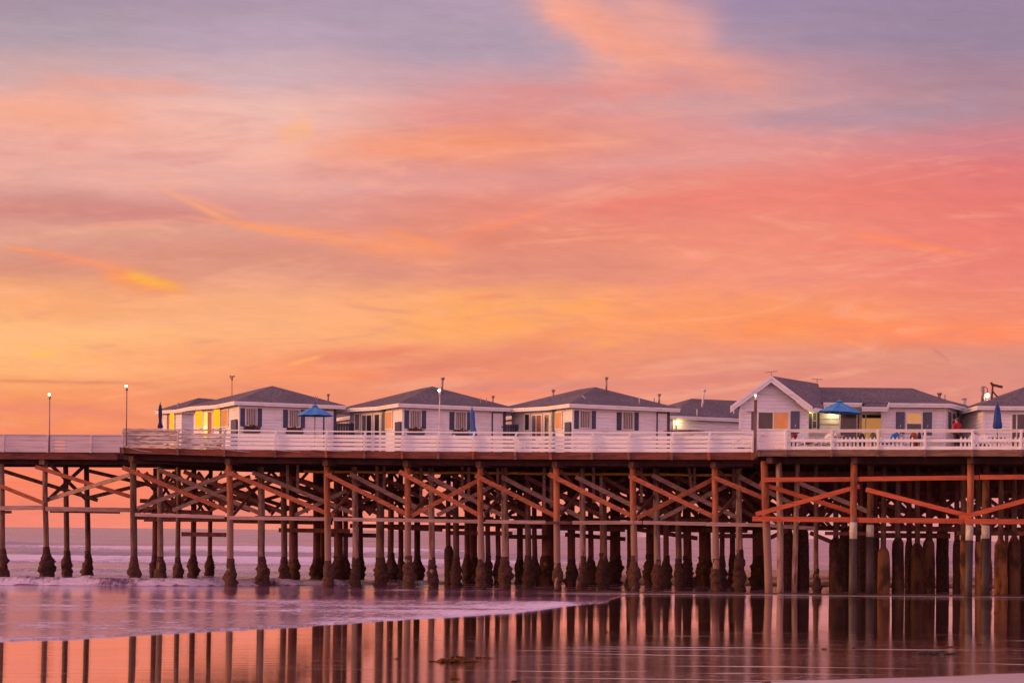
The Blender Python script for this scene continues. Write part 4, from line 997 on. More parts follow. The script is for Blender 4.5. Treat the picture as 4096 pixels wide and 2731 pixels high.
# ------------------------------------------------------------------ buildings on the pier
def unit(x, y):
    l = math.hypot(x, y); return (x / l, y / l)
class Face:
    """a vertical wall plane: start point, direction along the wall, outward normal towards the camera"""
    def __init__(s, p, d):
        s.p = p; s.d = unit(*d); n = (s.d[1], -s.d[0])
        if n[0] * -p[0] + n[1] * -p[1] < 0: n = (-n[0], -n[1])
        s.n = n
    def s_of(s, px, py=1680):
        a, _ = ray(px, py); return (a * s.p[1] - s.p[0]) / (s.d[0] - a * s.d[1])
    def z_of(s, px, py):
        t = s.s_of(px, py); return EYE + ray(px, py)[1] * (s.p[1] + t * s.d[1])
    def pt(s, t, z, o=0.0): return Vector((s.p[0] + t * s.d[0] + o * s.n[0], s.p[1] + t * s.d[1] + o * s.n[1], z))
    def xy(s, t, o=0.0): return (s.p[0] + t * s.d[0] + o * s.n[0], s.p[1] + t * s.d[1] + o * s.n[1])
    def rect(s, px0, px1, py0, py1):
        m = (py0 + py1) / 2; c = (px0 + px1) / 2
        a, b = s.s_of(px0, m), s.s_of(px1, m)
        return min(a, b), max(a, b), s.z_of(c, py1), s.z_of(c, py0)
    def box(s, mb, r, o0, o1, mi=0):
        a, b, z0, z1 = r
        mb.hexa([s.pt(a, z0, o0), s.pt(b, z0, o0), s.pt(b, z0, o1), s.pt(a, z0, o1)], [s.pt(a, z1, o0), s.pt(b, z1, o0), s.pt(b, z1, o1), s.pt(a, z1, o1)], mi)
    def siding(s, mb, s0, s1, z0, z1, step=0.19, lim=None, mi=0, bot=0.040, top=0.008):
        z = z0; k = 0
        while z < z1 - 1e-3:
            zt = min(z1, z + step)
            a0, b0 = (s0, s1) if lim is None else lim(z); a1, b1 = (s0, s1) if lim is None else lim(zt)
            if b1 - a1 < 0.02: a1 = b1 = (a1 + b1) / 2
            mb.add([s.pt(a0, z, 0), s.pt(b0, z, 0), s.pt(b0, z, bot), s.pt(a0, z, bot), s.pt(a1, zt, top), s.pt(b1, zt, top)],
                   [(0, 1, 2, 3), (3, 2, 5, 4)], mi)
            z += step
def shrink(r, d): return (r[0] + d, r[1] - d, r[2] + d, r[3] - d)
def window(face, r, parent, pane='glass_dark', frame='white_trim', fw=0.07, mid=None, name='window', out=0.062, split=None, pane2=None):
    """frame with a pane as a sub-part; optional vertical split or middle sash"""
    f = MB(); a, b, z0, z1 = r
    face.box(f, (a, b, z1 - fw, z1), 0.0, out + .03); face.box(f, (a, b, z0, z0 + fw), 0.0, out + .03)
    face.box(f, (a, a + fw, z0 + fw, z1 - fw), 0.0, out + .025); face.box(f, (b - fw, b, z0 + fw, z1 - fw), 0.0, out + .025)
    if mid: face.box(f, (a + fw, b - fw, z0 + (z1 - z0) * mid - .025, z0 + (z1 - z0) * mid + .025), 0.0, out + .02)
    if split:
        sp = a + (b - a) * split; face.box(f, (sp - .03, sp + .03, z0 + fw, z1 - fw), 0.0, out + .022)
    o = f.build(name, frame, parent)
    inner = shrink(r, fw - .005)
    if pane2 and split:
        sp = a + (b - a) * split
        p = MB(); face.box(p, (inner[0], sp - .025, inner[2], inner[3]), 0.0, out); p.build('pane', pane, o)
        p = MB(); face.box(p, (sp + .025, inner[1], inner[2], inner[3]), 0.0, out - .005); p.build('pane', pane2, o)
    elif pane2 and mid:
        zm = z0 + (z1 - z0) * mid
        p = MB(); face.box(p, (inner[0], inner[1], zm + .02, inner[3]), 0.0, out); p.build('pane', pane, o)
        p = MB(); face.box(p, (inner[0], inner[1], inner[2], zm - .02), 0.0, out - .004); p.build('pane', pane2, o)
    else:
        p = MB(); face.box(p, inner, 0.0, out); p.build('pane', pane, o)
    return o
def shutter(face, r, parent, mat='navy_paint', emblem=False):
    m = MB(); face.box(m, r, 0.0, 0.06)
    a, b, z0, z1 = r; h = z1 - z0
    for f in (0.12, 0.86): face.box(m, (a + .01, b - .01, z0 + h * f - .05, z0 + h * f + .05), 0.06, 0.075)
    n = max(2, int((b - a) / 0.1))
    for i in range(n): face.box(m, (a + (b - a) * (i + .12) / n, a + (b - a) * (i + .88) / n, z0 + .02, z1 - .02), 0.06, 0.066)
    o = m.build('shutter', mat, parent)
    if emblem:
        e = MB(); c = (a + b) / 2; zc = z0 + h * 0.40
        for k in range(3): face.box(e, (c - .03 + .018 * k, c - .005 + .018 * k, zc - .07 + .035 * k, zc - .02 + .04 * k), 0.075, 0.085)
        e.build('cut_out', 'white_trim', o)
    return o
def slat_window(face, r, parent):
    f = MB(); a, b, z0, z1 = r; fw = 0.05
    face.box(f, (a, b, z1 - fw, z1), 0, .10); face.box(f, (a, b, z0, z0 + fw), 0, .10); face.box(f, (a, a + fw, z0 + fw, z1 - fw), 0, .096); face.box(f, (b - fw, b, z0 + fw, z1 - fw), 0, .096)
    o = f.build('window', 'white_trim', parent)
    p = MB(); face.box(p, shrink(r, fw - .005), 0, .052); p.build('pane', 'glass_dark', o)
    bl = MB(); n = 6; w = (b - a - 2 * fw) / n
    for i in range(n):
        x = a + fw + w * i
        q_ = lambda z: [face.pt(x + .01, z, .086), face.pt(x + w * .80, z, .066), face.pt(x + w * .80, z, .058), face.pt(x + .01, z, .077)]
        bl.hexa(q_(z0 + fw), q_(z1 - fw))
    bl.build('blind', 'blind', o)
    return o
def hip_roof(t, eave, ze, ridge, faces, fas_edges, fh=0.23, soffit=True):
    """eave polygon (xy), eave height, ridge points (x,y,z) and roof faces as index lists (eave first, then ridge)"""
    pts = [Vector((e[0], e[1], ze)) for e in eave] + [Vector(r) for r in ridge]
    mb = MB(); n = len(pts)
    mb.add(pts + [p - Vector((0, 0, 0.07)) for p in pts], [tuple(f) for f in faces] + [tuple(n + i for i in f[::-1]) for f in faces] +
           [(i, n + i, n + (i + 1) % len(eave), (i + 1) % len(eave)) for i in range(len(eave))])
    ro = mb.build('roof', 'roof_shingle', t)
    fa = MB(); cx = sum(e[0] for e in eave) / len(eave); cy = sum(e[1] for e in eave) / len(eave)
    for i, j in fas_edges:
        a, b = Vector((*eave[i], 0)), Vector((*eave[j], 0)); d = (b - a).normalized(); nn = Vector((d.y, -d.x, 0))
        if nn.dot(Vector((cx, cy, 0)) - a) > 0: nn = -nn
        for z0, z1, o in ((ze - fh * 0.52, ze - 0.015, 0.035), (ze - fh, ze - fh * 0.53, 0.005)):
            q = [a - nn * .05, b - nn * .05, b + nn * o, a + nn * o]
            fa.hexa([Vector((v.x, v.y, z0)) for v in q], [Vector((v.x, v.y, z1)) for v in q])
    fa.build('fascia', 'white_trim', t)
    if soffit:
        so = MB(); so.add([(e[0], e[1], ze - fh * .8) for e in eave], [tuple(range(len(eave)))]); so.build('soffit', 'white_siding', t)
    return ro
def vent(roof, px, y0, y1, Y, r=0.05, mat='pipe_metal', cap=True, lean=0):
    a, b = P(px, y1, Y), P(px + lean, y0, Y); a.z -= 0.25
    mb = MB(); mb.tube([a, b], r, 8)
    if cap: mb.tube([b - Vector((0, 0, .12)), b - Vector((0, 0, .02)), b + Vector((0, 0, .04))], [r * 1.0, r * 1.9, r * 1.7], 8)
    mb.build('vent_pipe', mat, roof)
DECK = lambda px, dy=0: P(px, lerp_tab(RBOT, px) if px < 3017 else 1797, YF(px)).z + 0.02

YAW = math.radians(26)
EF = (math.cos(YAW), math.sin(YAW)); ES = (-math.sin(YAW), math.cos(YAW))
def off(p, *dv):
    x, y = p
    for (d, k) in dv: x += d[0] * k; y += d[1] * k
    return (x, y)
def solve(p, d, px, py=1640):
    a, _ = ray(px, py); return (a * p[1] - p[0]) / (d[0] - a * d[1])

def cottage(cpx, cy, fpx, mpx, bpx, Y, label, dyw, lit):
    C = ray(cpx, cy)[0] * Y, Y; ze = EYE + ray(cpx, cy)[1] * Y
    L = solve(C, EF, fpx); S1 = solve(C, ES, mpx)
    F = off(C, (EF, L)); M = off(C, (ES, S1))
    D45 = unit(-0.74, 0.67); S2 = solve(M, D45, bpx)
    B = off(M, (D45, S2)); depth = 9.4
    K = off(F, (ES, depth)); B2 = off(B, (ES, depth - S1 - S2 * 0.9 if depth - S1 - S2 * .9 > .5 else .5))
    half = L / 2
    R1 = off(C, (EF, half), (ES, half)); R2 = off(R1, (ES, depth - 2 * half))
    zr = ze + 0.365 * half
    zd = DECK(cpx)
    t = thing('cottage', label, 'cottage', (C[0] + 1, C[1] + 3, zd), 'matching white cottages in the front row')
    eave = [C, F, K, B2, B, M]
    roof = hip_roof(t, eave, ze, [(R1[0], R1[1], zr), (R2[0], R2[1], zr)], [(0, 1, 6), (1, 2, 7, 6), (2, 3, 7), (3, 4, 7), (4, 5, 6, 7), (5, 0, 6)], [(0, 1), (1, 2), (4, 5), (5, 0), (3, 4)])
    # walls
    o = 0.46
    W0 = off(C, (EF, o), (ES, o)); W1 = off(W0, (ES, S1 - 0.25)); W2 = off(W1, (D45, S2 - 0.55)); W3 = off(F, (EF, -o), (ES, o)); W4 = off(K, (EF, -o), (ES, -o)); W5 = off(W2, (ES, 2.0))
    zt = ze - 0.20
    w = MB(); w.prism([W0, W3, W4, W5, W2, W1], zd - 0.3, zt)
    ff = Face(W0, EF); s1 = Face(W0, ES); s2 = Face(W1, D45)
    lw = math.hypot(W3[0] - W0[0], W3[1] - W0[1])
    ff.siding(w, 0, lw, zd - 0.1, zt); s1.siding(w, 0, S1 - 0.25, zd - 0.1, zt); s2.siding(w, 0, S2 - .55, zd - 0.1, zt)
    w.build('wall', 'white_siding', t)
    c = MB(); ff.box(c, (-0.02, 0.10, zd, zt), 0, .05); s1.box(c, (-0.02, 0.09, zd, zt), 0, .05); c.build('corner_trim', 'white_trim', t)
    c = MB(); ff.box(c, (lw - 0.16, lw + .02, zd, zt), 0, .05); c.build('corner_trim', 'navy_paint', t)
    # front: two slatted windows between shutters, plain white door at the far end
    w0px = cpx + (955 - 938) if cpx < 1000 else cpx + (1611 - 1594) if cpx < 2000 else cpx + 12
    q = lambda a, b, y0, y1: ff.rect(w0px + a, w0px + b, y0 + dyw, y1 + dyw)
    k = (fpx - cpx) / 455.0
    for g, (a0, yy) in enumerate(((5, 0), (181 * k, 6))):
        shutter(ff, q(a0, a0 + 18, 1641 + yy, 1713 + yy), t)
        slat_window(ff, q(a0 + 19, a0 + 68, 1640 + yy, 1713 + yy), t)
        shutter(ff, q(a0 + 69, a0 + 87, 1642 + yy, 1714 + yy), t)
        if cpx < 2000:
            bx = MB(); r = q(a0 + 12, a0 + 76, 1726 + yy, 1738 + yy); ff.box(bx, r, 0.02, 0.28)
            pl = bx.build('flower_box', 'navy_paint', t)
            fl = MB(); rnd = random.Random(int(cpx) + g)
            for i in range(170):
                sx = rnd.uniform(r[0] + .05, r[1] - .05); hz = r[3] + rnd.uniform(0.0, 0.26) * (1 - abs((sx - r[0]) / (r[1] - r[0]) - .5)); p = ff.pt(sx, hz, rnd.uniform(.02, .28))
                v = [p + Vector((rnd.uniform(-.10, .10), rnd.uniform(-.07, .07), rnd.uniform(-.09, .09))) for _ in range(3)]; fl.add(v, [(0, 1, 2)])
            fl.build('flowers', 'flowers', pl)
    r = q(349 * k, 382 * k, 1652, 1740); r = (r[0], r[1], zd + .02, r[3])
    d = MB(); ff.box(d, r, 0, .06); do = d.build('door', 'white_siding', t)
    d = MB(); ff.box(d, (r[0] - .07, r[0], r[2], r[3] + .06), 0, .078); ff.box(d, (r[0], r[1] + .02, r[3], r[3] + .06), 0, .075); d.build('door_frame', 'navy_paint', do)
    # glazed sides
    q1 = lambda a, b, y0, y1: s1.rect(w0px + a, w0px + b, y0 + dyw, y1 + dyw)
    q2 = lambda a, b, y0, y1: s2.rect(w0px + a, w0px + b, y0 + dyw, y1 + dyw)
    low = lambda r: (r[0], r[1], zd + .05, r[3])
    window(s1, q1(-66, -38, 1645, 1718), t, 'curtain_tan', mid=None)
    m = MB(); s1.box(m, (s1.s_of(w0px - 67), s1.s_of(w0px - 77), zd, zt) if s1.s_of(w0px - 77) > s1.s_of(w0px - 67) else (s1.s_of(w0px - 77), s1.s_of(w0px - 67), zd, zt), 0, .08); m.build('corner_trim', 'teal_trim', t)
    if lit:
        window(s2, q2(-100, -68, 1642, 1722), t, 'window_lit')
        window(s2, low(q2(-139, -101, 1653, 1722)), t, 'curtain_brown', split=.52, pane2='window_lit_pale', name='door')
        window(s2, q2(-170, -140, 1649, 1722), t, 'window_lit')
        lp = MB(); lp.sphere(s2.pt(s2.s_of(w0px - 127), s2.z_of(w0px - 127, 1709), .12), .07); lp.build('lamp', 'lamp_glow_warm', t)
    else:
        window(s2, low(q2(-84, -70, 1650, 1722)), t, 'glass_grey', fw=.05)
        window(s2, low(q2(-114, -85, 1650, 1722)), t, 'glass_dark', fw=.12, name='door')
        window(s2, low(q2(-163, -118, 1655, 1722)), t, 'glass_dark' if cpx < 2000 else 'curtain_brown', split=.54, pane2='glass_grey', fw=.09, name='door')
        window(s2, q2(-190, -168, 1653, 1722), t, 'glass_grey' if cpx < 2000 else 'glass_dark', fw=.05)
    # navy wind panel at the front corner
    wp = MB(); s1.box(wp, (s1.s_of(w0px - 22), s1.s_of(w0px - 1), zd, s1.z_of(w0px - 12, 1687 + dyw)) if s1.s_of(w0px - 22) < s1.s_of(w0px - 1) else (s1.s_of(w0px - 1), s1.s_of(w0px - 22), zd, s1.z_of(w0px - 12, 1687 + dyw)), .10, .16)
    wp.build('wind_panel', 'navy_paint', t)
    return t, roof, ff, s1, s2
C1 = cottage(938, 1603, 1383, 860, 764, 107.6, 'white cottage with bright yellow lit windows, first from the seaward end', -9, True)
C2 = cottage(1594, 1611.5, 2062, 1506, 1399, 105.8, 'white cottage behind the thin lamp pole, with a dark glazed bay and flower boxes', 0, False)
C3 = cottage(2278, 1613, 2720, 2186, 2057, 104.4, 'white cottage with brown curtained door, beside the lower cottage with the bright wall lamp', 1, False)
vent(C1[1], 1313, 1577, 1602, 112.0, .055); vent(C1[1], 1262, 1582, 1600, 111, .02, cap=False); vent(C1[1], 1270, 1584, 1601, 111, .02, cap=False)
def mast(roof):
    mb = MB(); Y = 114.5; b, tp = P(928, 1574, Y), P(928, 1503, Y); b.z -= .4
    mb.tube([b, tp], .025, 6); mb.beam(P(920, 1505, Y), P(938, 1505, Y), .03, .05); mb.beam(P(921, 1500, Y), P(921, 1513, Y), .05, .05, (0, 1, 0)); mb.tube([P(928, 1505, Y), P(928, 1520, Y)], .06, 6)
    mb.sphere(P(936, 1505, Y), .06, 6, 4)
    mb.build('weather_mast', 'lamp_pole', roof)
mast(C1[1])
vent(C2[1], 1766, 1512, 1560, 109.5, .07, lean=5); vent(C2[1], 1970, 1584, 1606, 109.5, .055, lean=2); vent(C2[1], 1923, 1591, 1604, 108.5, .02, cap=False); vent(C2[1], 1946, 1592, 1604, 108.8, .025, cap=False)
vent(C3[1], 2213, 1560, 1584, 112.5, .07); vent(C3[1], 2425, 1510, 1552, 108.2, .065, lean=1); vent(C3[1], 2636, 1577, 1602, 108.3, .06, lean=1); vent(C3[1], 2557, 1586, 1604, 107.0, .025, 'white_pole', cap=False); vent(C3[1], 2617, 1591, 1600, 108.0, .03, cap=False)
def cleat(roof):
    mb = MB(); mb.beam(P(2329, 1584, 106.6), P(2353, 1607, 105.7), .05, .06); mb.build('roof_batten', 'white_pole', roof)
cleat(C3[1])

def simple_house(name, cpx, cy, L, D, Y, yaw, label, ridge='s', group=None, pitch=0.365, walls=True, o=0.42, zd=None, mat='white_siding'):
    yaw = math.radians(yaw); ef = (math.cos(yaw), math.sin(yaw)); es = (-math.sin(yaw), math.cos(yaw))
    C = ray(cpx, cy)[0] * Y, Y; ze = EYE + ray(cpx, cy)[1] * Y
    F = off(C, (ef, L)); K = off(F, (es, D)); B = off(C, (es, D))
    if ridge == 's': h = L / 2; R1 = off(C, (ef, h), (es, h)); R2 = off(C, (ef, h), (es, max(h + .2, D - h))); faces = [(0, 1, 4), (1, 2, 5, 4), (2, 3, 5), (3, 0, 4, 5)]
    else: h = D / 2; R1 = off(C, (ef, h), (es, h)); R2 = off(C, (ef, L - h), (es, h)); faces = [(0, 1, 5, 4), (1, 2, 5), (2, 3, 4, 5), (3, 0, 4)]
    zr = ze + pitch * h
    if zd is None: zd = DECK(cpx)
    t = thing(name, label, 'cottage', (C[0], C[1] + D / 2, zd), group)
    roof = hip_roof(t, [C, F, K, B], ze, [(R1[0], R1[1], zr), (R2[0], R2[1], zr)], faces, [(0, 1), (1, 2), (2, 3), (3, 0)])
    W0 = off(C, (ef, o), (es, o)); W1 = off(F, (ef, -o), (es, o)); W2 = off(K, (ef, -o), (es, -o)); W3 = off(B, (ef, o), (es, -o)); zt = ze - .2
    w = MB(); w.prism([W0, W1, W2, W3], zd - .3, zt); ff = Face(W0, ef); sf = Face(W0, es); rf = Face(W1, es)
    ff.siding(w, 0, L - 2 * o, zd, zt); sf.siding(w, 0, D - 2 * o, zd, zt); rf.siding(w, 0, D - 2 * o, zd, zt)
    w.build('wall', mat, t)
    return t, roof, ff, sf, rf, zd, zt, L - 2 * o, D - 2 * o
# small building at the seaward end
def end_house():
    Y = 119.0; yaw = math.radians(52); ef = (math.cos(yaw), math.sin(yaw)); es = (-math.sin(yaw), math.cos(yaw))
    C = ray(727, 1636)[0] * Y, Y; ze = EYE + ray(727, 1636)[1] * Y; zd = DECK(700)
    D = solve(C, es, 622, 1634); F = off(C, (ef, 6.0)); K = off(F, (es, D)); B = off(C, (es, D))
    t = thing('cottage', 'small white cottage with one narrow lit window, half hidden at the seaward end', 'cottage', (C[0], C[1] + 2, zd))
    R1 = off(C, (ef, 2.6), (es, D / 2)); a = ray(790, 1591); zr = EYE + a[1] * R1[1]; R2 = off(R1, (ef, 1.6))
    roof = hip_roof(t, [C, F, K, B], ze, [(R1[0], R1[1], zr), (R2[0], R2[1], zr)], [(0, 1, 5, 4), (1, 2, 5), (2, 3, 4, 5), (3, 0, 4)], [(0, 1), (1, 2), (2, 3), (3, 0)])
    o = .35; W0 = off(C, (ef, o), (es, o)); W1 = off(F, (ef, -o), (es, o)); W2 = off(K, (ef, -o), (es, -o)); W3 = off(B, (ef, o), (es, -o)); zt = ze - .2
    w = MB(); w.prism([W0, W1, W2, W3], zd - .3, zt); ff = Face(W0, ef); sf = Face(W0, es); ff.siding(w, 0, 6 - 2 * o, zd, zt); sf.siding(w, 0, D - 2 * o, zd, zt); w.build('wall', 'white_siding', t)
    c = MB(); sf.box(c, (-.02, .09, zd, zt), 0, .06); c.build('corner_trim', 'white_trim', t)
    s0, s1 = sorted((sf.s_of(701, 1690), sf.s_of(669, 1690)))
    window(sf, (s0, s1, zd + .1, sf.z_of(685, 1646)), t, 'window_lit', split=.58, pane2='curtain_brown', fw=.04)
    vent(roof, 713, 1611, 1622, 120.0, .05, cap=False)
end_house()
# back row glimpsed in the gaps
Bh = simple_house('cottage', 1416, 1660, 7.2, 8.6, 117.0, 26, 'white back row cottage glimpsed between the first and second front cottages', 's')
Bk = simple_house('cottage', 2048, 1662, 7.2, 8.6, 116.0, 26, 'white back row cottage glimpsed between the second and third front cottages', 's')
# lower cottage with the bright wall lamp
Lh = simple_house('cottage', 2682, 1661, 12.5, 8.0, 114.0, 26, 'low grey roofed cottage lit by a bright wall lamp, set back beside the gabled house', 'f')
def lamp_on_wall(face, px, y0, y1, parent, r=.10, mat='lamp_glow_warm'):
    s_ = face.s_of(px, y0); z0, z1 = face.z_of(px, y1), face.z_of(px, y0)
    b = MB(); face.box(b, (s_ - .05, s_ + .05, z0 - .25, z1 + .22), 0, .06); face.box(b, (s_ - .16, s_ + .16, z1 + .06, z1 + .12), .06, .26)
    lo = b.build('wall_lamp', 'pipe_metal', parent)
    g = MB(); g.tube([face.pt(s_, z0, .17), face.pt(s_, z1, .17)], [r * .8, r * 1.1], 8); g.build('lamp_glass', mat, lo)
    ld = bpy.data.lights.new('lamp_light', 'POINT'); l = bpy.data.objects.new('lamp_light', ld); COL.objects.link(l)
    ld.energy = 15; ld.color = (1.0, 0.72, 0.25); ld.shadow_soft_size = .12; l.location = face.pt(s_, (z0 + z1) / 2, .42)
lamp_on_wall(Lh[2], 2704, 1683, 1699, Lh[0])
vent(Lh[1], 2808, 1560, 1618, 117.5, .075, 'white_pole', lean=9); vent(Lh[1], 2788, 1636, 1655, 115.0, .03, 'white_pole', cap=False); vent(Lh[1], 2935, 1641, 1658, 117.2, .035, 'white_pole', cap=False)
# house far behind at the right, and the cottage at the right edge
Fh = simple_house('cottage', 3560, 1655, 7.0, 7.4, 113.0, 0, 'back row cottage with a navy door seen between the two right hand houses', 'f', zd=DECK(3500))
d = MB(); r = Fh[2].rect(3887, 3916, 1686, 1740); r = (r[0], r[1], Fh[5], r[3]); Fh[2].box(d, r, 0, .06); d.build('door', 'navy_paint', Fh[0])
d = MB(); rr = Fh[2].rect(3918, 3924, 1676, 1740); Fh[2].box(d, (rr[0], rr[1], Fh[5], rr[3]), 0, .08); rr = Fh[2].rect(3884, 3924, 1676, 1684); Fh[2].box(d, rr, 0, .075); d.build('door_frame', 'white_trim', Fh[0])
m = MB(); c = P(3857, 1600, 115.8); m.box(c.x - .11, c.x + .11, c.y - .11, c.y + .11, c.z - .6, c.z + .0, 0); m.box(c.x - .14, c.x + .14, c.y - .14, c.y + .14, c.z + .0, c.z + .12, 1); m.build('chimney', ['white_pole', 'pipe_metal'], Fh[1])
Rh = simple_house('cottage', 3909, 1622, 9.6, 8.4, 101.8, 0, 'white cottage cut off by the right edge, behind the folded blue umbrella', 's', o=.45)
window(Rh[2], (lambda r: (r[0], r[1], Rh[5] + .05, r[3]))(Rh[2].rect(4042, 4128, 1652, 1730)), Rh[0], 'glass_dark', split=.27, pane2='glass_dark', fw=.08, name='door')
m = MB(); Rh[2].box(m, (-.02, .12, Rh[5], Rh[6]), 0, .05); m.build('corner_trim', 'white_trim', Rh[0])
m = MB(); m.tube([P(4290, 1560, 104), P(4290, 1530, 104)], .06, 8); m.build('vent_pipe', 'pipe_metal', Rh[1])

# the gabled house with its long wing
def gabled_house():
    zd = DECK(3100)
    t = thing('gabled_house', 'long white house with a tall front gable, blue shutters and orange curtained window', 'house', P(3300, 1797, 103.5))
    g = unit(0.574, 0.819); Yg = 101.4
    ap, le, re = P(3085, 1503, Yg), P(2922, 1624, Yg), P(3250, 1627, Yg)
    Lg = 6.0; sh = lambda p, k: Vector((p.x + g[0] * k, p.y + g[1] * k, p.z))
    mb = MB(); top = [le, ap, re]; bk = [sh(le, Lg), sh(ap, Lg), sh(re, 1.5)]; dn = Vector((0, 0, -.09))
    mb.add(top + bk + [p + dn for p in top + bk], [(0, 1, 4, 3), (1, 2, 5, 4), (9, 10, 7, 6), (10, 11, 8, 7), (0, 3, 9, 6), (2, 8, 11, 5), (0, 6, 7, 1), (1, 7, 8, 2), (3, 4, 10, 9), (4, 5, 11, 10)])
    roof = mb.build('roof', 'roof_shingle', t)
    f = MB()
    for e in (le, re):
        d1 = Vector((0, -.03, -.09)); d2 = Vector((0, .02, -.25))
        f.hexa([e + Vector((0, -.05, -.17)), ap + Vector((0, -.05, -.17)), ap + Vector((0, .05, -.17)), e + Vector((0, .05, -.17))], [e + Vector((0, -.05, .01)), ap + Vector((0, -.05, .01)), ap + Vector((0, .05, .01)), e + Vector((0, .05, .01))])
        f.hexa([e + Vector((0, -.02, -.36)), ap + Vector((0, -.02, -.36)), ap + Vector((0, .06, -.36)), e + Vector((0, .06, -.36))], [e + Vector((0, -.02, -.175)), ap + Vector((0, -.02, -.175)), ap + Vector((0, .06, -.175)), e + Vector((0, .06, -.175))])
    f.build('rake_board', 'white_trim', t)
    f = MB(); a, b = re + Vector((.0, 0.05, -.14)), sh(re, 1.5) + Vector((0, 0, -.14)); f.beam(a, b, .05, .22); f.build('fascia', 'white_trim', t)
    # gable wall
    w0 = P(2957, 1700, Yg + .55); w1 = P(3233, 1700, Yg + .55); W0, W1 = (w0.x, w0.y), (w1.x, w1.y)
    fg = Face(W0, (1, 0)); wd = w1.x - w0.x; xa = ap.x - w0.x; slope = (ap.z - le.z) / (ap.x - le.x); za = ap.z - .30
    def lim(z):
        k = max(0.0, (za - z) / slope); return max(0.0, xa - k), min(wd, xa + k)
    zt = za - slope * max(xa, wd - xa)
    w = MB(); s3 = lambda p, k: (p[0] + .12 * k, p[1] + .99 * k)
    w.prism([W0, W1, s3(W1, Lg - .6), s3(W0, Lg - .6)], zd - .3, zt)
    fg.siding(w, 0, wd, zd, zt); fg.siding(w, 0, wd, zt, za - .01, lim=lim)
    sg = Face(W1, g); 
    w.add([fg.pt(0, zt, -.01), fg.pt(wd, zt, -.01), fg.pt(xa, za + .1, -.01)], [(0, 1, 2)])
    w.build('wall', 'white_siding', t)
    c = MB(); fg.box(c, (-.02, .11, zd, zt - .05), 0, .05); c.build('corner_trim', 'white_trim', t); c = MB(); fg.box(c, (wd - .09, wd + .02, zd, zt - .05), 0, .05); c.build('corner_trim', 'white_trim', t)
    shutter(fg, fg.rect(3005, 3022, 1645, 1720), t, 'slate_paint'); shutter(fg, fg.rect(3163, 3198, 1644, 1740), t, 'slate_paint', True)
    window(fg, fg.rect(3026, 3159, 1643, 1722), t, 'glass_dark', split=.50, pane2='curtain_orange', fw=.10)
    q = MB(); fg.box(q, fg.rect(2985, 3003, 1642, 1648), .0, .35); q.build('floodlight', 'white_pole', t)
    # main wing
    h = unit(0.469, 0.883); Ym = 103.2
    e0, e1 = P(3270, 1614, Ym), P(3802, 1613, Ym); e2 = Vector((e1.x + h[0] * 6.6, e1.y + h[1] * 6.6, e1.z)); e3 = Vector((e0.x + h[0] * 6.6, e0.y + h[1] * 6.6, e0.z))
    e0.z = e1.z
    r1 = P(3648, 1552, Ym + 3.1); r0 = P(3285, 1553, Ym + 3.1); r0.z = r1.z; r0.x -= 1.0
    mb = MB(); pts = [e0, e1, e2, e3, r0, r1]; n = 6; dn = Vector((0, 0, -.07))
    mb.add(pts + [p + dn for p in pts], [(0, 1, 5, 4), (1, 2, 5), (2, 3, 4, 5), (3, 0, 4), (6, 9, 8, 7), (0, 6, 7, 1), (1, 7, 8, 2)])
    roof2 = mb.build('roof', 'roof_shingle', t)
    fm = Face((e0.x, e0.y), (1, 0)); fh = Face((e1.x, e1.y), h); f = MB(); ze = e1.z
    def fas(face, a, b, z=ze, k=0.0):
        face.box(f, (a, b, z - .125, z - .01), -.05 + k, .035 + k); face.box(f, (a, b, z - .24, z - .13), -.05 + k, .0 + k)
    fas(fm, fm.s_of(3293, 1622), fm.s_of(3448, 1622)); fas(fm, fm.s_of(3556, 1622), fm.s_of(3802, 1622)); fas(fh, 0, 6.6)
    f.build('fascia', 'white_trim', t)
    # porch hood, a little lower and further out
    Yh = Ym - .75; a, b = P(3448, 1626, Yh), P(3549, 1626, Yh); a2, b2 = P(3466, 1612, Ym + .1), P(3557, 1612, Ym + .1)
    mb = MB(); mb.hexa([a + dn, b + dn, b2 + dn, a2 + dn], [a, b, b2, a2]); mb.build('porch_roof', 'roof_shingle', t)
    f = MB(); fp = Face((a.x, a.y), (1, 0)); fp.box(f, (0, b.x - a.x, a.z - .125, a.z - .01), -.05, .035); fp.box(f, (0, b.x - a.x, a.z - .25, a.z - .13), -.05, .0)
    f.beam(b + Vector((0, 0, -.12)), b2 + Vector((0, 0, -.05)), .05, .22); f.build('fascia', 'white_trim', t)
    # walls of the wing
    v0 = P(3525, 1700, Ym + .5); v1 = P(3781, 1700, Ym + .5); fw = Face((v0.x, v0.y), (1, 0)); lw = v1.x - v0.x; sw = Face((v1.x, v1.y), h)
    pw = P(3225, 1700, Ym + 2.6); pe = P(3535, 1700, Ym + 2.6); fpw = Face((pw.x, pw.y), (1, 0)); lp = pe.x - pw.x
    w = MB(); zt2 = ze - .2; q = lambda p, k: (p[0] + h[0] * k, p[1] + h[1] * k)
    w.prism([(v0.x, v0.y), (v1.x, v1.y), q((v1.x, v1.y), 5.6), q((v0.x, v0.y), 5.6)], zd - .3, zt2); w.prism([(pw.x, pw.y), (pe.x, pe.y), (pe.x, pe.y + 3), (pw.x, pw.y + 3)], zd - .3, zt2)
    fw.siding(w, 0, lw, zd, zt2); sw.siding(w, 0, 5.6, zd, zt2); fpw.siding(w, 0, lp, zd, zt2, 0.30, None, 0, .06, .01); w.build('wall', 'white_siding', t)
    so = MB(); so.add([(e0.x, e0.y, ze - .2), (e1.x, e1.y, ze - .2), (e2.x, e2.y, ze - .2), (e3.x, e3.y, ze - .2)], [(0, 1, 2, 3)]); so.build('soffit', 'white_siding', t)
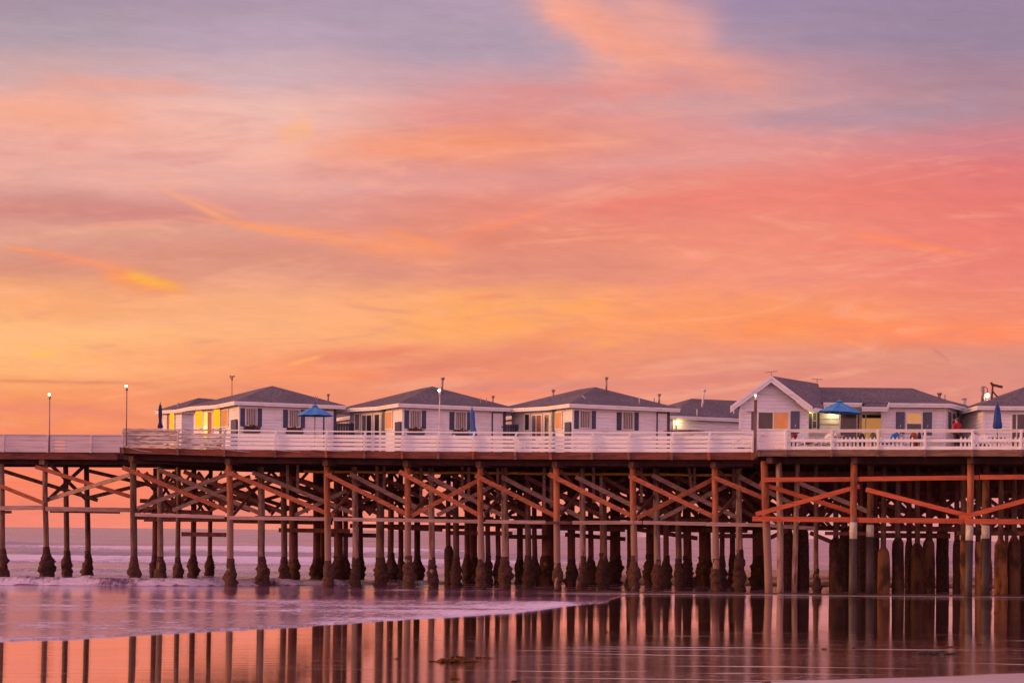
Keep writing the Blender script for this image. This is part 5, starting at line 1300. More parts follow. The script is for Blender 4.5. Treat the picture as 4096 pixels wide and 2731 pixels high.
    shutter(fw, fw.rect(3583, 3618, 1647, 1740), t, 'slate_paint', True); shutter(fw, fw.rect(3691, 3727, 1648, 1740), t, 'slate_paint', True)
    window(fw, fw.rect(3622, 3689, 1648, 1732), t, 'curtain_lit', mid=.46, pane2='glass_dark', fw=.07)
    c = MB(); fw.box(c, (lw - .1, lw + .02, zd, zt2), 0, .05); c.build('corner_trim', 'white_trim', t); c = MB(); fw.box(c, (-.02, .1, zd, zt2), 0, .05); c.build('corner_trim', 'white_trim', t)
    shutter(sw, sw.rect(3791, 3802, 1648, 1715), t, 'slate_paint'); shutter(sw, sw.rect(3821, 3830, 1652, 1712), t, 'slate_paint'); window(sw, sw.rect(3803, 3820, 1650, 1714), t, 'glass_grey', mid=.55, pane2='curtain_brown', fw=.05)
    # porch: small window, glazed door, sliding window with lit curtain
    shutter(fpw, fpw.rect(3235, 3246, 1650, 1715), t, 'teal_trim'); window(fpw, fpw.rect(3247, 3267, 1648, 1715), t, 'glass_grey', mid=.48, pane2='glass_dark', fw=.05, out=.085); shutter(fpw, fpw.rect(3268, 3278, 1648, 1716), t, 'teal_trim')
    r = fpw.rect(3357, 3440, 1652, 1740); window(fpw, (r[0], r[1], zd + .05, r[3]), t, 'glass_dark', split=.84, pane2='curtain_brown', fw=.06, name='door', out=.085)
    r = fpw.rect(3443, 3526, 1655, 1740); r = (r[0], r[1], zd + .05, r[3]); wo = window(fpw, r, t, 'curtain_lit', split=.22, pane2='curtain_lit', fw=.05, out=.085)
    p = MB(); fpw.box(p, (r[0] + .06, r[1] - .05, r[3] - .25, r[3] - .05), .09, .10); p.build('valance', 'dark_cloth', wo)
    # gable and ridge aerials, vents
    mb = MB(); A0 = P(3085, 1503, Yg + .3); mb.tube([A0, P(3085, 1490, Yg + .3)], .02, 6); mb.beam(P(3061, 1490, Yg + .3), P(3109, 1484, Yg + .3), .03, .03); 
    for k in range(5): mb.beam(P(3065 + k * 10, 1489.5 - k * 1.25, Yg + .05), P(3065 + k * 10, 1489.5 - k * 1.25, Yg + .55), .015, .015)
    mb.build('aerial', 'lamp_pole', roof)
    mb = MB(); Y = 106; mb.tube([P(3268, 1530, Y), P(3268, 1517, Y)], .02, 6); mb.beam(P(3246, 1514.5, Y), P(3291, 1518, Y), .03, .03)
    for k in range(5): mb.beam(P(3250 + k * 9, 1515 + k * .7, Y - .25), P(3250 + k * 9, 1515 + k * .7, Y + .25), .015, .015)
    mb.build('aerial', 'lamp_pole', roof)
    vent(roof2, 3758, 1573, 1586, 106.0, .085); vent(roof2, 3780, 1578, 1592, 106.2, .03, cap=False)
    # porch lamps
    l1 = MB(); s_ = fpw.s_of(3241, 1647); zc = fpw.z_of(3241, 1647); fpw.box(l1, (s_ - .07, s_ + .07, zc - .09, zc + .09), .08, .22); l1.build('porch_lamp', 'lamp_glow_soft', t)
    l2 = MB(); s_ = fpw.s_of(3329, 1652); zc = fpw.z_of(3329, 1651); fpw.box(l2, (s_ - .10, s_ + .10, zc - .05, zc + .06), .02, .16); l2.build('porch_lamp', 'lamp_glow_warm', t)
    for px, e in ((3329, 13), (3241, 4)):
        ld = bpy.data.lights.new('lamp_light', 'POINT'); l = bpy.data.objects.new('lamp_light', ld); COL.objects.link(l)
        ld.energy = e; ld.color = (1.0, 0.80, 0.34); ld.shadow_soft_size = .1; l.location = fpw.pt(fpw.s_of(px, 1652), fpw.z_of(px, 1656), .38)
gabled_house()
# navy fences between cottages
def navy_fence(px0, px1, y, Y0, Y1, label):
    a, b = P(px0, y, Y0), P(px1, y, Y1); zd = DECK(px0); mb = MB()
    d = (b - a); n = max(3, int(d.length / .16))
    for i in range(n):
        p = a + d * (i / n); q = a + d * ((i + .93) / n)
        mb.hexa([Vector((p.x, p.y, zd)), Vector((q.x, q.y, zd)), Vector((q.x, q.y + .03, zd)), Vector((p.x, p.y + .03, zd))], [p, q, q + Vector((0, .03, 0)), p + Vector((0, .03, 0))])
    mb.beam(a + Vector((0, -.03, -.15)), b + Vector((0, -.03, -.15)), .04, .08)
    tag(mb.build('fence', 'navy_paint'), label, 'fence')
navy_fence(1341, 1424, 1692, 111.2, 111.6, 'dark navy board fence in the gap between the first and second front cottages')
navy_fence(1998, 2090, 1697, 109.2, 109.8, 'dark navy board fence in the gap between the second and third front cottages')

# ------------------------------------------------------------------ things on the deck
def lamp_post(px, yl, yb, Y, r, mat, label, wood=None, bulb=.075, group='slim lamp posts along the pier edge'):
    base = P(px, yb, Y); t = thing('lamp_post', label, 'lamp', base, group)
    top = P(px + (yb - yl) * .009, yl + 8, Y); mb = MB()
    mb.tube([base, base.lerp(top, .5), top], [r * 1.15, r, r * .9], 8); mb.build('pole', mat, t)
    b = MB(); b.tube([top + Vector((0, 0, -.16)), top + Vector((0, 0, .0))], r * 1.9, 8); b.build('collar', mat, t)
    g = MB(); c = P(px + (yb - yl) * .009 - 2, yl, Y); g.sphere(c, bulb, 8, 6); g.build('lamp_bulb', 'lamp_glow', t)
    h = MB(); h.tube([c + Vector((0, 0, .05)), c + Vector((0, 0, .10))], [.10, .04], 8); h.build('lamp_cap', mat, t)
    if wood:
        w = MB(); w.beam(P(px - 2, wood[1], Y - .02), P(px, wood[0], Y - .02), .15, .13, (0, 1, 0)); w.build('wood_post', 'old_wood', t)
    return t
lamp_post(197, 1577, 1805, YW - .14, .035, 'lamp_pole', 'thin rusty lamp post rising from the dull mauve walkway railing')
lamp_post(505, 1543, 1788, YF(505) - .16, .035, 'lamp_pole', 'tallest thin lamp post, standing at the step where the white railing begins')
lamp_post(1757, 1561, 1798, YF(1757) + .22, .032, 'white_pole', 'thin white lamp post in front of the second white cottage')
lamp_post(3022, 1582, 1828, YR(3022) - .18, .04, 'white_pole', 'lamp on a weathered wood post where the two railings meet', (1599, 1830), .055)
def street_lamp():
    Y = 107.5; base = P(3931, 1745, Y); base.z = DECK(3900); t = thing('street_lamp', 'grey pole with curved arm and glowing globe behind the right hand roofs', 'lamp', base)
    mb = MB(); tp = P(3931, 1545, Y); mb.tube([base, P(3931, 1610, Y)], .17, 10); mb.tube([P(3931, 1612, Y), tp], [.115, .105], 10); mb.build('pole', 'pipe_metal', t)
    a = MB(); a.tube([P(3932, 1547, Y), P(3940, 1547, Y), P(3947, 1551, Y), P(3950, 1557, Y), P(3950, 1568, Y)], .025, 6); a.build('arm', 'lamp_pole', t)
    c = MB(); c.tube([P(3950, 1567, Y), P(3950, 1574, Y)], [.03, .12], 8); c.build('lamp_cap', 'lamp_pole', t)
    g = MB(); g.sphere(P(3950, 1581, Y), .115, 10, 8, 0, 1.1); g.build('lamp_globe', 'lamp_glow', t)
    ld = bpy.data.lights.new('lamp_light', 'POINT'); l = bpy.data.objects.new('lamp_light', ld); COL.objects.link(l); ld.energy = 20; ld.color = (1, .85, .6); ld.shadow_soft_size = .12; l.location = P(3950, 1592, Y)
street_lamp()
def hoist():
    Y = 105.0; t = thing('hoist_frame', 'dark timber hoist frame standing above the right hand grey roof', 'frame', P(3967, 1606, Y))
    m = MB(); m.beam(P(3966, 1606, Y), P(3971, 1540, Y), .09, .09, (0, 1, 0)); m.build('post', 'old_wood', t)
    m = MB(); m.beam(P(3967, 1538, Y), P(4010, 1548, Y), .14, .13); m.beam(P(3964, 1529, Y), P(3970, 1541, Y), .12, .10, (0, 1, 0)); m.build('beam', 'pile_dark', t)
    m = MB(); m.beam(P(3970, 1564, Y), P(4004, 1604, Y), .08, .07); m.build('brace', 'old_wood', t)
hoist()

def open_umbrella(ax, ay, x0, x1, yr, Y, label, mat, panel2, tilt=0.0):
    zd = DECK(ax); A = P(ax, ay, Y); rim = P(ax, yr, Y).z; R = (x1 - x0) / 2 * Y / FPX; c = Vector(((P(x0, yr, Y).x + P(x1, yr, Y).x) / 2, Y, rim))
    t = thing('patio_umbrella', label, 'umbrella', (A.x, Y, zd))
    n = 8; pts = [A]; rings = 4; ph = math.radians(14)
    for j in range(1, rings + 1):
        f = j / rings
        for i in range(n * 2):
            a = ph + math.pi * i / n; rr = R * f * (1 if i % 2 == 0 else 0.925 - .02 * f)
            z = A.z + (rim - A.z) * (f ** 0.92) + (0.03 * math.sin(f * 3.14) if i % 2 == 0 else -.02 * f)
            px_ = A.x + (c.x - A.x) * f + rr * math.cos(a); z += tilt * math.cos(a) * f
            pts.append(Vector((px_, Y + rr * math.sin(a), z)))
    fs = []; mi = []
    m = MB(); N = n * 2
    tri = [(0, 1 + i, 1 + (i + 1) % N) for i in range(N)]
    quad = [(1 + j * N + i, 1 + (j + 1) * N + i, 1 + (j + 1) * N + (i + 1) % N, 1 + j * N + (i + 1) % N) for j in range(rings - 1) for i in range(N)]
    b = len(m.v); m.v += [tuple(p) for p in pts]
    for f, i in [(f, k) for k, f in enumerate(tri)] + [(f, k % N) for k, f in enumerate(quad)]:
        m.f.append(f); m.mi.append(1 if ((i + 1) // 2) % n == 4 else 0); m.sm.append(False)
    can = m.build('canopy', [mat, panel2], t)
    v = MB(); v.tube([A + Vector((0, 0, .07)), A + Vector((0, 0, .02)), A + Vector((0, 0, -.04))], [.04, .12, .22], 8, smooth=False); v.build('vent_cap', mat, can)
    f = MB(); f.tube([A + Vector((0, 0, .05)), A + Vector((0, 0, .22))], [.03, .02], 6); f.build('finial', 'old_wood', t)
    p = MB(); p.tube([Vector((A.x, Y, zd)), A], .028, 8); p.build('pole', 'white_pole' if ax > 3000 else 'tan_wood', t)
    r = MB()
    for i in range(n):
        q = pts[1 + (rings - 1) * N + 2 * i]; r.tube([A + Vector((0, 0, -.12)), q + Vector((0, 0, -.03))], .012, 4)
    r.build('ribs', 'old_wood', t)
    bs = MB(); bs.tube([Vector((A.x, Y, zd)), Vector((A.x, Y, zd + .09)), Vector((A.x, Y, zd + .2))], [.26, .24, .05], 12); bs.build('base', 'pipe_metal', t)
open_umbrella(1260, 1622, 1183, 1338, 1662, 104.9, 'open blue patio umbrella in front of the cottage with the lit windows', 'canvas_blue', 'canvas_blue')
open_umbrella(3359, 1604, 3268, 3452, 1650, 98.6, 'open bright blue patio umbrella beside the gabled house porch', 'canvas_blue', 'canvas_blue', -.06)
def closed_umbrella(px, y0, y1, Y, prof, mat, label, pole='white_pole', lean=0.0):
    zd = DECK(px); t = thing('patio_umbrella', label, 'umbrella', (P(px, y1, Y).x, Y, zd), 'furled patio umbrellas')
    T, B = P(px - lean, y0, Y), P(px, y1, Y); m = MB(); n = 24; base = 0; k = len(prof)
    for j, (f, hw) in enumerate(prof):
        c = T.lerp(B, f); R = hw * Y / FPX
        for i in range(n):
            a = 2 * math.pi * i / n; rr = R * (1 + 0.16 * math.cos(a * 6 + j * .25)); m.v.append((c.x + rr * math.cos(a), c.y + rr * math.sin(a), c.z))
    for j in range(k - 1):
        for i in range(n): m.f.append((j * n + i, j * n + (i + 1) % n, (j + 1) * n + (i + 1) % n, (j + 1) * n + i)); m.mi.append(0); m.sm.append(True)
    m.f.append(tuple((k - 1) * n + i for i in range(n))); m.mi.append(0); m.sm.append(False)
    m.build('canopy', mat, t)
    p = MB(); p.tube([Vector((B.x, Y, zd)), B.lerp(T, .6)], .026, 8); p.build('pole', pole, t)
    f = MB(); f.tube([T + Vector((0, 0, -.04)), T + Vector((0, 0, .10))], [.03, .012], 6); f.build('finial', mat, t)
    b = MB(); b.tube([Vector((B.x, Y, zd)), Vector((B.x, Y, zd + .09)), Vector((B.x, Y, zd + .18))], [.25, .23, .05], 12); b.build('base', 'pipe_metal', t)
closed_umbrella(641, 1614, 1712, 110.5, [(0, 1), (.08, 4), (.22, 6.5), (.5, 7), (.68, 5.5), (.8, 6.5), (.93, 11), (1, 9)], 'canvas_navy', 'furled navy umbrella beside the small cottage at the seaward end')
closed_umbrella(1894, 1630, 1752, 103.6, [(0, 1), (.07, 4), (.14, 8), (.18, 9), (.3, 9), (.5, 9), (.62, 9), (.78, 12), (.92, 14), (1, 13)], 'canvas_pale', 'furled mid blue umbrella in front of the second cottage, between two windows', lean=6)
closed_umbrella(3990, 1611, 1714, 98.9, [(0, 1), (.06, 4), (.2, 9), (.4, 11.5), (.7, 14), (.92, 16.5), (1, 13)], 'canvas_blue_dark', 'furled dark blue umbrella through a white table at the right edge', 'old_wood')

def copy_thing(t, loc, rz, label, group):
    r = t.copy(); COL.objects.link(r); r.location = loc; r.rotation_euler = (0, 0, rz); r['label'] = label; r['group'] = group
    for ch in list(t.children):
        c = ch.copy(); COL.objects.link(c); c.parent = r
        for g in list(ch.children):
            d = g.copy(); COL.objects.link(d); d.parent = c
    return r
def chair_proto():
    t = thing('deck_chair', 'x', 'chair', (0, 0, 0)); ORG[t.name] = Vector((0, 0, 0))
    s_ = MB()
    for i in range(5): s_.hexa([(-.26, -.30 + .11 * i, .40 - .022 * i), (.26, -.30 + .11 * i, .40 - .022 * i), (.26, -.20 + .11 * i, .38 - .022 * i), (-.26, -.20 + .11 * i, .38 - .022 * i)],
                               [(-.26, -.30 + .11 * i, .43 - .022 * i), (.26, -.30 + .11 * i, .43 - .022 * i), (.26, -.20 + .11 * i, .41 - .022 * i), (-.26, -.20 + .11 * i, .41 - .022 * i)])
    s_.build('seat', 'white_plastic', t)
    b = MB()
    for i in range(5):
        x = -.22 + .11 * i; top = .98 - .05 * abs(i - 2)
        b.hexa([(x - .045, .24, .34), (x + .045, .24, .34), (x + .045, .27, .34), (x - .045, .27, .34)], [(x * 1.15 - .05, .24 + (top - .34) * .42, top), (x * 1.15 + .05, .24 + (top - .34) * .42, top), (x * 1.15 + .05, .27 + (top - .34) * .42, top), (x * 1.15 - .05, .27 + (top - .34) * .42, top)])
    b.hexa([(-.27, .30, .55), (.27, .30, .55), (.27, .35, .55), (-.27, .35, .55)], [(-.27, .33, .62), (.27, .33, .62), (.27, .38, .62), (-.27, .38, .62)])
    b.build('backrest', 'white_plastic', t)
    for sx in (-1, 1):
        a = MB(); a.hexa([(sx * .30 - .06, -.36, .58), (sx * .30 + .06, -.36, .58), (sx * .30 + .05, .36, .56), (sx * .30 - .05, .36, .56)], [(sx * .30 - .06, -.36, .61), (sx * .30 + .06, -.36, .61), (sx * .30 + .05, .36, .59), (sx * .30 - .05, .36, .59)]); a.build('armrest', 'white_plastic', t)
        l = MB(); l.beam((sx * .29, -.30, 0), (sx * .29, -.27, .58), .05, .09, (0, 1, 0)); l.build('leg', 'white_plastic', t)
        l = MB(); l.beam((sx * .29, .42, 0), (sx * .29, .22, .57), .05, .09, (0, 1, 0)); l.build('leg', 'white_plastic', t)
    return t
CH = chair_proto()
chairs = [(3283, 100.2, -70, 'white slatted deck chair below the small porch window of the gabled house'), (3305, 99.3, -95, 'white deck chair just left of the white patio table by the porch'), (3381, 100.0, 70, 'white deck chair between the white patio table and the striped ball'),
          (3918, 99.6, 20, 'white deck chair at the right edge, next to the brown bag'), (3938, 100.5, -15, 'white deck chair left of the table with the furled dark umbrella'),
          (785, 106.6, 20, 'white deck chair behind the worn railing, nearest the seaward end'), (828, 106.9, -25, 'white deck chair below the lit door, behind the worn railing'), (868, 107.2, 40, 'white deck chair beneath the right lit window of the first cottage'),
          (1848, 102.9, 60, 'white deck chair beside the furled mid blue umbrella'), (1925, 103.2, -35, 'white deck chair in front of the white door of the second cottage'), (2092, 104.8, 60, 'white deck chair in front of the third cottage, near the navy fence'), (2130, 103.5, -60, 'white deck chair in front of the third cottage, below its curtained doors'),
          (2425, 101.6, 15, 'white deck chair between the two windows of the third cottage'), (3225, 99.5, 25, 'white deck chair beside the red flower pot'), (3600, 99.8, 160, 'white deck chair right of the blue lounger, facing the house'), (2960, 101.5, 10, 'white deck chair behind the boarded railing near the gable')]
for i, (px, Y, a, lab) in enumerate(chairs):
    loc = P(px, 1780, Y); loc.z = DECK(px)
    if i == 0: CH.location = loc; CH.rotation_euler = (0, 0, math.radians(a)); CH['label'] = lab; CH['group'] = 'white deck chairs'
    else: copy_thing(CH, loc, math.radians(a), lab, 'white deck chairs')
def table(px, Y, R, label):
    b = P(px, 1780, Y); b.z = DECK(px); t = thing('patio_table', label, 'table', b, 'white round patio tables')
    m = MB(); m.tube([b + Vector((0, 0, .70)), b + Vector((0, 0, .715)), b + Vector((0, 0, .745))], [R * .96, R, R], 24, smooth=False); m.build('table_top', 'white_plastic', t)
    for k in range(4):
        a = math.pi / 4 + k * math.pi / 2; l = MB(); l.beam(b + Vector((R * .72 * math.cos(a), R * .72 * math.sin(a), 0)), b + Vector((R * .5 * math.cos(a), R * .5 * math.sin(a), .71)), .05, .05, (0, 1, 0)); l.build('leg', 'white_plastic', t)
table(3342, 99.0, .46, 'round white patio table under the open umbrella by the porch')
table(3988, 98.9, .54, 'round white patio table under the furled dark blue umbrella')
def pot():
    b = P(3176, 1780, 99.6); b.z = DECK(3176); t = thing('flower_pot', 'red flower pot standing on a blue stand under the wide shutter', 'flower pot', b)
    m = MB(); m.tube([b + Vector((0, 0, .52)), b + Vector((0, 0, .80)), b + Vector((0, 0, .84))], [.12, .19, .20], 14); m.build('pot', 'red_pot', t)
    m = MB()
    for sx in (-.11, .11):
        for sy in (-.11, .11): m.beam(b + Vector((sx, sy, 0)), b + Vector((sx, sy, .52)), .07, .07, (0, 1, 0))
    m.box(b.x - .16, b.x + .16, b.y - .16, b.y + .16, b.z + .47, b.z + .518); m.build('stand', 'blue_bin', t)
    fl = MB(); rnd = random.Random(3)
    for i in range(60):
        p = b + Vector((rnd.uniform(-.17, .17), rnd.uniform(-.15, .15), .84 + rnd.uniform(0, .16))); fl.add([p + Vector((rnd.uniform(-.06, .06), rnd.uniform(-.06, .06), rnd.uniform(-.05, .05))) for _ in range(3)], [(0, 1, 2)])
    fl.build('plant', 'flowers', t)
pot()
def ball():
    c = P(3396, 1741, 100.6); m = MB(); c.z = DECK(3396) + .64; m.sphere(c, .15, 12, 8); 
    o = m.build('beach_ball', 'teal_trim'); tag(o, 'small green and blue ball left on a white deck chair by the dark porch door', 'ball')
    me = o.data; me.materials.append(MAT['blue_plastic']); me.materials.append(MAT['white_plastic'])
    for p in me.polygons: p.material_index = (p.index // 2) % 3
ball()
def covered(px, y0, y1, hw, Y, mat, label, cat='furniture cover', seed=1, name='covered_chair'):
    """furniture under a draped cover: lumpy dome down to the deck"""
    b = P(px, 1780, Y); b.z = DECK(px); h = P(px, y0, Y).z - b.z; R = hw * Y / FPX; m = MB(); n = 20; prof = [(1.0, .0), (1.0, .35), (.98, .6), (.92, .8), (.72, .93), (.38, .99), (.02, 1.0)]
    for r, z in prof:
        for i in range(n):
            a = 2 * math.pi * i / n; k = 1 + .10 * math.cos(a * 5 + seed) * (1 - z) + .14 * nz(math.cos(a) * 1.7 + seed, math.sin(a) * 1.7, z * 2)
            m.v.append((b.x + R * r * k * math.cos(a), b.y + R * r * k * math.sin(a), b.z + h * z * (1 + .05 * nz(seed, a))))
    for j in range(len(prof) - 1):
        for i in range(n): m.f.append((j * n + i, j * n + (i + 1) % n, (j + 1) * n + (i + 1) % n, (j + 1) * n + i)); m.mi.append(0); m.sm.append(True)
    o = m.build(name, mat); tag(o, label, cat); return o
covered(3447, 1733, 1755, 13, 100.4, 'dark_cloth', 'dark rounded covered chair in front of the glazed porch door', 'chair', 1)
covered(3492, 1730, 1755, 14, 100.2, 'floral_cloth', 'grey patterned rounded chair in front of the lit curtain', 'chair', 5, 'patterned_chair')
covered(3654, 1728, 1752, 15, 99.4, 'rust_cloth', 'rust red cover over a low barbecue in front of the wide window', 'barbecue', 8, 'covered_barbecue')
covered(3677, 1729, 1752, 8, 100.2, 'dark_cloth', 'dark bag standing right beside the rust red cover', 'bag', 3, 'bag')
covered(3901, 1729, 1755, 7, 100.3, 'tan_wood', 'brown bag standing behind the railing at the right edge', 'bag', 4, 'bag')
def lounger():
    Y = 99.2; b = P(3560, 1780, Y); b.z = DECK(3560); t = thing('sun_lounger', 'bright blue lounger with raised back in front of the white wing', 'lounger', b)
    k = Y / FPX; X = lambda px: P(px, 1750, Y).x
    m = MB(); m.hexa([(X(3553), Y - .28, b.z + .40), (X(3580), Y - .28, b.z + .40), (X(3580), Y + .28, b.z + .40), (X(3553), Y + .28, b.z + .40)], [(X(3572), Y - .28, b.z + .92), (X(3593), Y - .28, b.z + .92), (X(3593), Y + .28, b.z + .92), (X(3572), Y + .28, b.z + .92)]); m.build('backrest', 'blue_plastic', t)
    m = MB(); m.box(X(3500), X(3566), Y - .28, Y + .28, b.z + .32, b.z + .398); m.build('seat', 'blue_bin', t)
    for px in (3505, 3562):
        for dy in (-.25, .25):
            l = MB(); l.beam((X(px), Y + dy, b.z), (X(px), Y + dy, b.z + .32), .05, .05, (0, 1, 0)); l.build('leg', 'white_plastic', t)
lounger()
def daybed():
    Y = 99.0; b = P(3722, 1780, Y); b.z = DECK(3722); t = thing('slatted_bench', 'low white slatted bench box with a grey cushion behind the railing', 'bench', b); X = lambda px: P(px, 1750, Y).x
    m = MB(); n = 16
    for i in range(n):
        a = X(3676 + 100 * i / n); c = X(3676 + 100 * (i + .72) / n); m.box(a, c, Y - .3, Y - .27, b.z + .02, b.z + .44); m.box(a, c, Y + .27, Y + .3, b.z + .02, b.z + .44)
    m.box(X(3674), X(3778), Y - .32, Y + .32, b.z + .44, b.z + .49); m.box(X(3674), X(3778), Y - .26, Y + .26, b.z + .0, b.z + .06); m.build('frame', 'white_plastic', t)
    q = MB(); q.tube([(X(3688), Y, b.z + .55), (X(3700), Y, b.z + .56), (X(3735), Y, b.z + .555), (X(3752), Y, b.z + .54)], [.05, .075, .075, .05], 10); q.v = [(v[0], Y + (v[1] - Y) * 3.2, v[2]) for v in q.v]; q.build('cushion', 'mauve_cloth', t)
daybed()
def bins():
    for i, (px, lab) in enumerate([(3856, 'blue storage bin behind the pickets, nearer the person in red'), (3870, 'blue storage bin behind the pickets, nearer the railing post')]):
        b = P(px, 1780, 98.6 + .2 * i); b.z = DECK(px); t = thing('storage_bin', lab, 'bin', b, 'blue bins behind the railing')
        m = MB(); w = .075 + .01; m.hexa([b + Vector((-.07, -.09, 0)), b + Vector((.07, -.09, 0)), b + Vector((.07, .09, 0)), b + Vector((-.07, .09, 0))], [b + Vector((-w, -.11, .56)), b + Vector((w, -.11, .56)), b + Vector((w, .11, .56)), b + Vector((-w, .11, .56))]); m.build('body', 'blue_bin', t)
        m = MB(); m.box(b.x - .095, b.x + .095, b.y - .12, b.y + .12, b.z + .56, b.z + .61); m.build('lid', 'blue_bin', t)
bins()
def wall_behind_rail():
    # dark edge of an upturned board resting along the top of the railing
    m = MB(); m.tube([P(2655, 1723.5, YF(2655) + .10), P(2690, 1722.3, YF(2690) + .10), P(2760, 1722.6, YF(2760) + .1), P(2820, 1722.8, YF(2820) + .1)], [.015, .05, .05, .015], 8)
    tag(m.build('surfboard', 'old_wood'), 'slim dark board lying flat along the top of the white railing', 'board')
wall_behind_rail()

# ------------------------------------------------------------------ the person at the railing
def skin_mesh(name, verts, edges, radii, mat, parent, root=0, levels=2):
    me = bpy.data.meshes.new(name); og = ORG[parent.name]
    me.from_pydata([Vector(v) for v in verts], edges, []); me.materials.append(MAT[mat])
    o = bpy.data.objects.new(name, me); COL.objects.link(o); o.parent = parent
    sk = o.modifiers.new('Skin', 'SKIN'); sk.use_smooth_shade = True; sk.branch_smoothing = 0.4
    for i, r in enumerate(radii):
        d = me.skin_vertices[0].data[i]; d.radius = r if isinstance(r, tuple) else (r, r); d.use_root = (i == root)
    ss = o.modifiers.new('Subdivision', 'SUBSURF'); ss.levels = levels; ss.render_levels = levels
    return o
def person():
    b = P(3827, 1780, 98.3); b.z = DECK(3827)
    t = thing('person', 'person in a red hooded jacket and dark trousers standing at the white railing', 'person', b)
    t.rotation_euler = (0, 0, math.radians(28))
    V = []; E = []; R = []
    def v(p, r, par=None):
        V.append(p); R.append(r)
        if par is not None: E.append((par, len(V) - 1))
        return len(V) - 1
    pel = v((0, 0, .95), (.15, .105)); wa = v((0, .01, 1.10), (.135, .095), pel); ch = v((0, .0, 1.30), (.16, .11), wa); nk = v((0, .01, 1.46), (.06, .06), ch)
    h0 = v((0, .03, 1.56), (.062, .075), nk); h1 = v((0, .035, 1.65), (.078, .092), h0); h2 = v((0, .03, 1.735), (.05, .06), h1)
    nose = v((0, .135, 1.625), (.014, .014), h0)
    for sx in (-1, 1):
        hp = v((sx * .09, 0, .88), (.085, .085), pel); kn = v((sx * .105, .02, .49), (.058, .058), hp); an = v((sx * .115, -.01, .10), (.04, .04), kn); to = v((sx * .125, .15, .035), (.042, .03), an)
        sh = v((sx * .185, -.005, 1.39), (.062, .06), ch); el = v((sx * .25, -.03, 1.12), (.043, .043), sh); wr = v((sx * .20, .17, .98), (.030, .030), el)
        pa = v((sx * .175, .235, .965), (.036, .020), wr)
        for k, (dx, ln) in enumerate([(-.024, .065), (-.008, .075), (.010, .07), (.026, .055)]):
            f1 = v((sx * .17 + dx, .275, .955), (.009, .009), pa); v((sx * .165 + dx * 1.1, .275 + ln * .6, .935 - ln * .25), (.0075, .0075), f1)
        th = v((sx * .14, .245, .985), (.010, .010), pa); v((sx * .125, .285, .975), (.008, .008), th)
        v((sx * .082, .02, 1.625), (.012, .02), h1)
    skin_mesh('body', V, E, R, 'skin', t)
    def part(name, mat, chains):
        VV = []; EE = []; RR = []
        for (p, r, par) in chains:
            VV.append(p); RR.append(r)
            if par is not None: EE.append((par, len(VV) - 1))
        skin_mesh(name, VV, EE, RR, mat, t)
    part('jacket', 'red_cloth', [((0, .005, .80), (.19, .135), None), ((0, .01, .98), (.185, .135), 0), ((0, .01, 1.15), (.175, .13), 1), ((0, 0, 1.32), (.195, .14), 2), ((0, .0, 1.43), (.11, .10), 3), ((0, -.02, 1.49), (.085, .085), 4),
                                 ((-.20, -.005, 1.385), (.085, .085), 3), ((-.265, -.035, 1.12), (.068, .068), 6), ((-.213, .14, 1.0), (.052, .052), 7), ((.20, -.005, 1.385), (.085, .085), 3), ((.265, -.035, 1.12), (.068, .068), 9), ((.213, .14, 1.0), (.052, .052), 10)])
    part('trousers', 'dark_cloth', [((0, 0, .93), (.165, .12), None), ((-.092, 0, .84), (.10, .10), 0), ((-.107, .02, .49), (.075, .075), 1), ((-.117, -.008, .10), (.058, .058), 2), ((.092, 0, .84), (.10, .10), 0), ((.107, .02, .49), (.075, .075), 4), ((.117, -.008, .10), (.058, .058), 5)])
    part('hair', 'hair', [((0, -.035, 1.56), (.072, .06), None), ((0, -.012, 1.665), (.090, .088), 0), ((0, .01, 1.745), (.060, .07), 1)])
    for sx in (-1, 1):
        e = MB(); og = b; c = Vector((sx * .030, .122, 1.655)); e.sphere(c + og, .011, 6, 5); e.build('eye', 'dark_cloth', t)
        s_ = MB(); s_.sphere(og + Vector((sx * .122, .06, .035)), .058, 10, 6, 0, .6); s_.v = [(v[0], og.y + .06 + (v[1] - og.y - .06) * 2.3, v[2]) for v in s_.v]; s_.build('shoe', 'dark_cloth', t)
person()

# ------------------------------------------------------------------ seaweed and odd bits on the wet sand
def seaweed(px, py, hw, hh, mat, label, seed, n=60):
    c = on_beach(px, py); k = c.y / FPX; W_, H_ = hw * k, hh * k; rnd = random.Random(seed); m = MB()
    for i in range(n):
        a = rnd.uniform(0, 6.28); r = rnd.random() ** .7; dep = W_ * rnd.uniform(.6, 1.2)
        p = Vector((c.x + W_ * r * math.cos(a), c.y + dep * r * math.sin(a), 0)); top = H_ * (1 - r) ** .8 * rnd.uniform(.5, 1.1)
        d = Vector((rnd.uniform(-1, 1), rnd.uniform(-.6, .6), 0)).normalized(); L = W_ * rnd.uniform(.15, .45)
        zb = beach_z(p.x, p.y) + .004
        pts = [p + Vector((0, 0, zb)), p + d * L * .4 + Vector((0, 0, zb + top)), p + d * L * .75 + Vector((0, 0, zb + top * .8)), p + d * L + Vector((0, 0, zb))]
        wd = min(.05, W_ * .06) * rnd.uniform(.5, 1.2)
        m.tube(pts, [wd * .6, wd, wd * .8, wd * .3], 5)
        if i % 3 == 0:
            q = pts[1]; sd = Vector((-d.y, d.x, .3)) * wd * 3; m.add([q, q + d * L * .3 + sd, q + d * L * .6, q + d * L * .3 - sd], [(0, 1, 2, 3)])
    tag(m.build('seaweed', mat), label, 'seaweed', 'seaweed washed up on the wet sand')
seaweed(1820, 2645, 78, 24, 'kelp', 'largest heap of brown seaweed, on the wet sand near the middle of the beach', 1, 130)
seaweed(1935, 2630, 34, 8, 'kelp', 'low brown seaweed trailing off the right end of the largest heap', 2, 40)
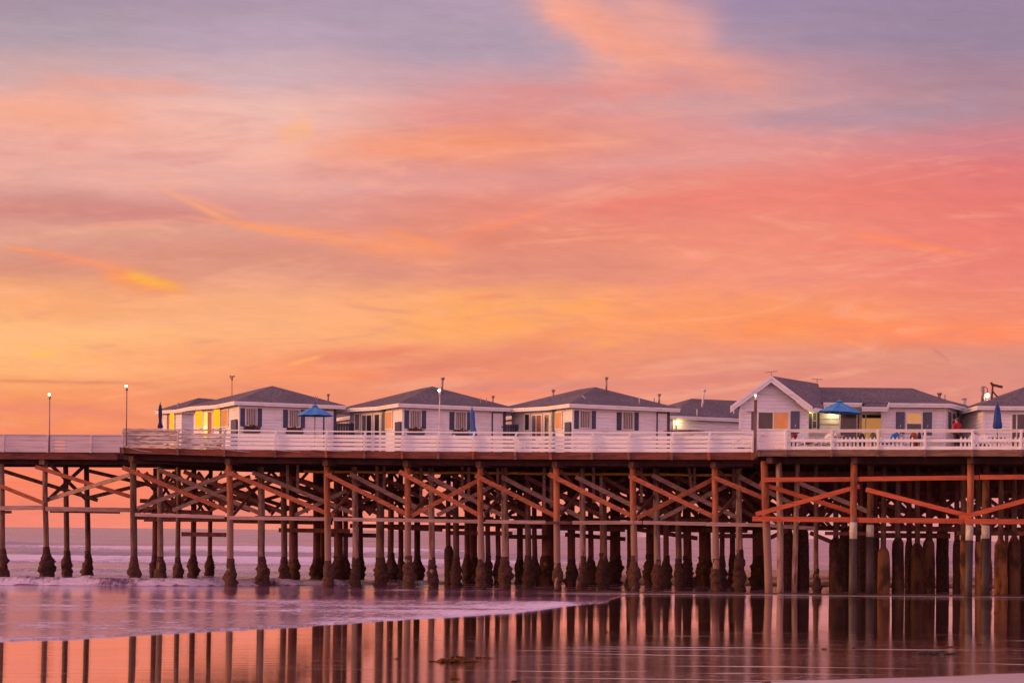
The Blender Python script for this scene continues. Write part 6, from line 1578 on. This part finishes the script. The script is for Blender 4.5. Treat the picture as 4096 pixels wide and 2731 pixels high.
seaweed(1590, 2634, 20, 5, 'kelp', 'small flat brown scrap of seaweed left of the largest heap', 3, 24)
seaweed(1817, 2716, 22, 12, 'kelp', 'round brown clump of seaweed in front of the largest heap, near the bottom edge', 4, 40)
seaweed(2062, 2725, 22, 6, 'kelp_dark', 'dark flat clump of seaweed at the bottom edge, right of the round brown clump', 5, 30)
seaweed(2326, 2690, 9, 8, 'kelp_dark', 'small dark upright tuft of seaweed alone on the streaked sand', 6, 20)
seaweed(2428, 2527, 22, 5, 'kelp', 'faint brown scrap of seaweed amid the pile reflections', 7, 24)
seaweed(3298, 2595, 13, 8, 'kelp_dark', 'left one of two small dark clumps lying on the same pale foam line', 8, 24)
seaweed(3414, 2591, 10, 7, 'kelp_dark', 'right one of two small dark clumps lying on the same pale foam line', 9, 20)
seaweed(3733, 2614, 78, 8, 'kelp_dark', 'long dark strip of seaweed on the sand at the lower right', 10, 90)
seaweed(3785, 2586, 32, 5, 'kelp', 'brown fringe of seaweed just behind the long dark strip', 11, 36)
seaweed(3920, 2577, 11, 5, 'kelp_dark', 'tiny dark bit of seaweed right of the long dark strip', 12, 16)
seaweed(3066, 2730, 22, 8, 'kelp_red', 'dark red clump of seaweed at the very bottom edge', 13, 36)
seaweed(1228, 2668, 11, 4, 'kelp_dark', 'tiny dark scrap of seaweed among the reflections, left of the largest heap', 14, 14)
def rock(px, py, hw, hh, Y, label, seed):
    c = P(px, py, Y); m = MB(); k = Y / FPX; m.sphere(Vector((c.x, Y, 0.0)), hw * k, 14, 10, 0, hh / hw)
    m.v = [(v[0] + .25 * hw * k * nz(v[0] * 3, v[1] * 3, v[2] * 3 + seed), v[1], v[2] * (1 + .5 * nz(v[0] * 4 + seed, v[1] * 4, 1))) for v in m.v]
    tag(m.build('rock', 'rock_dark'), label, 'rock', 'dark rocks between the piles')
rock(2910, 2350, 13, 26, 100.5, 'jagged dark rock at the water line between two thin piles', 1)
rock(2842, 2355, 14, 14, 99.5, 'low rounded rock at the foot of the orange pile', 2)
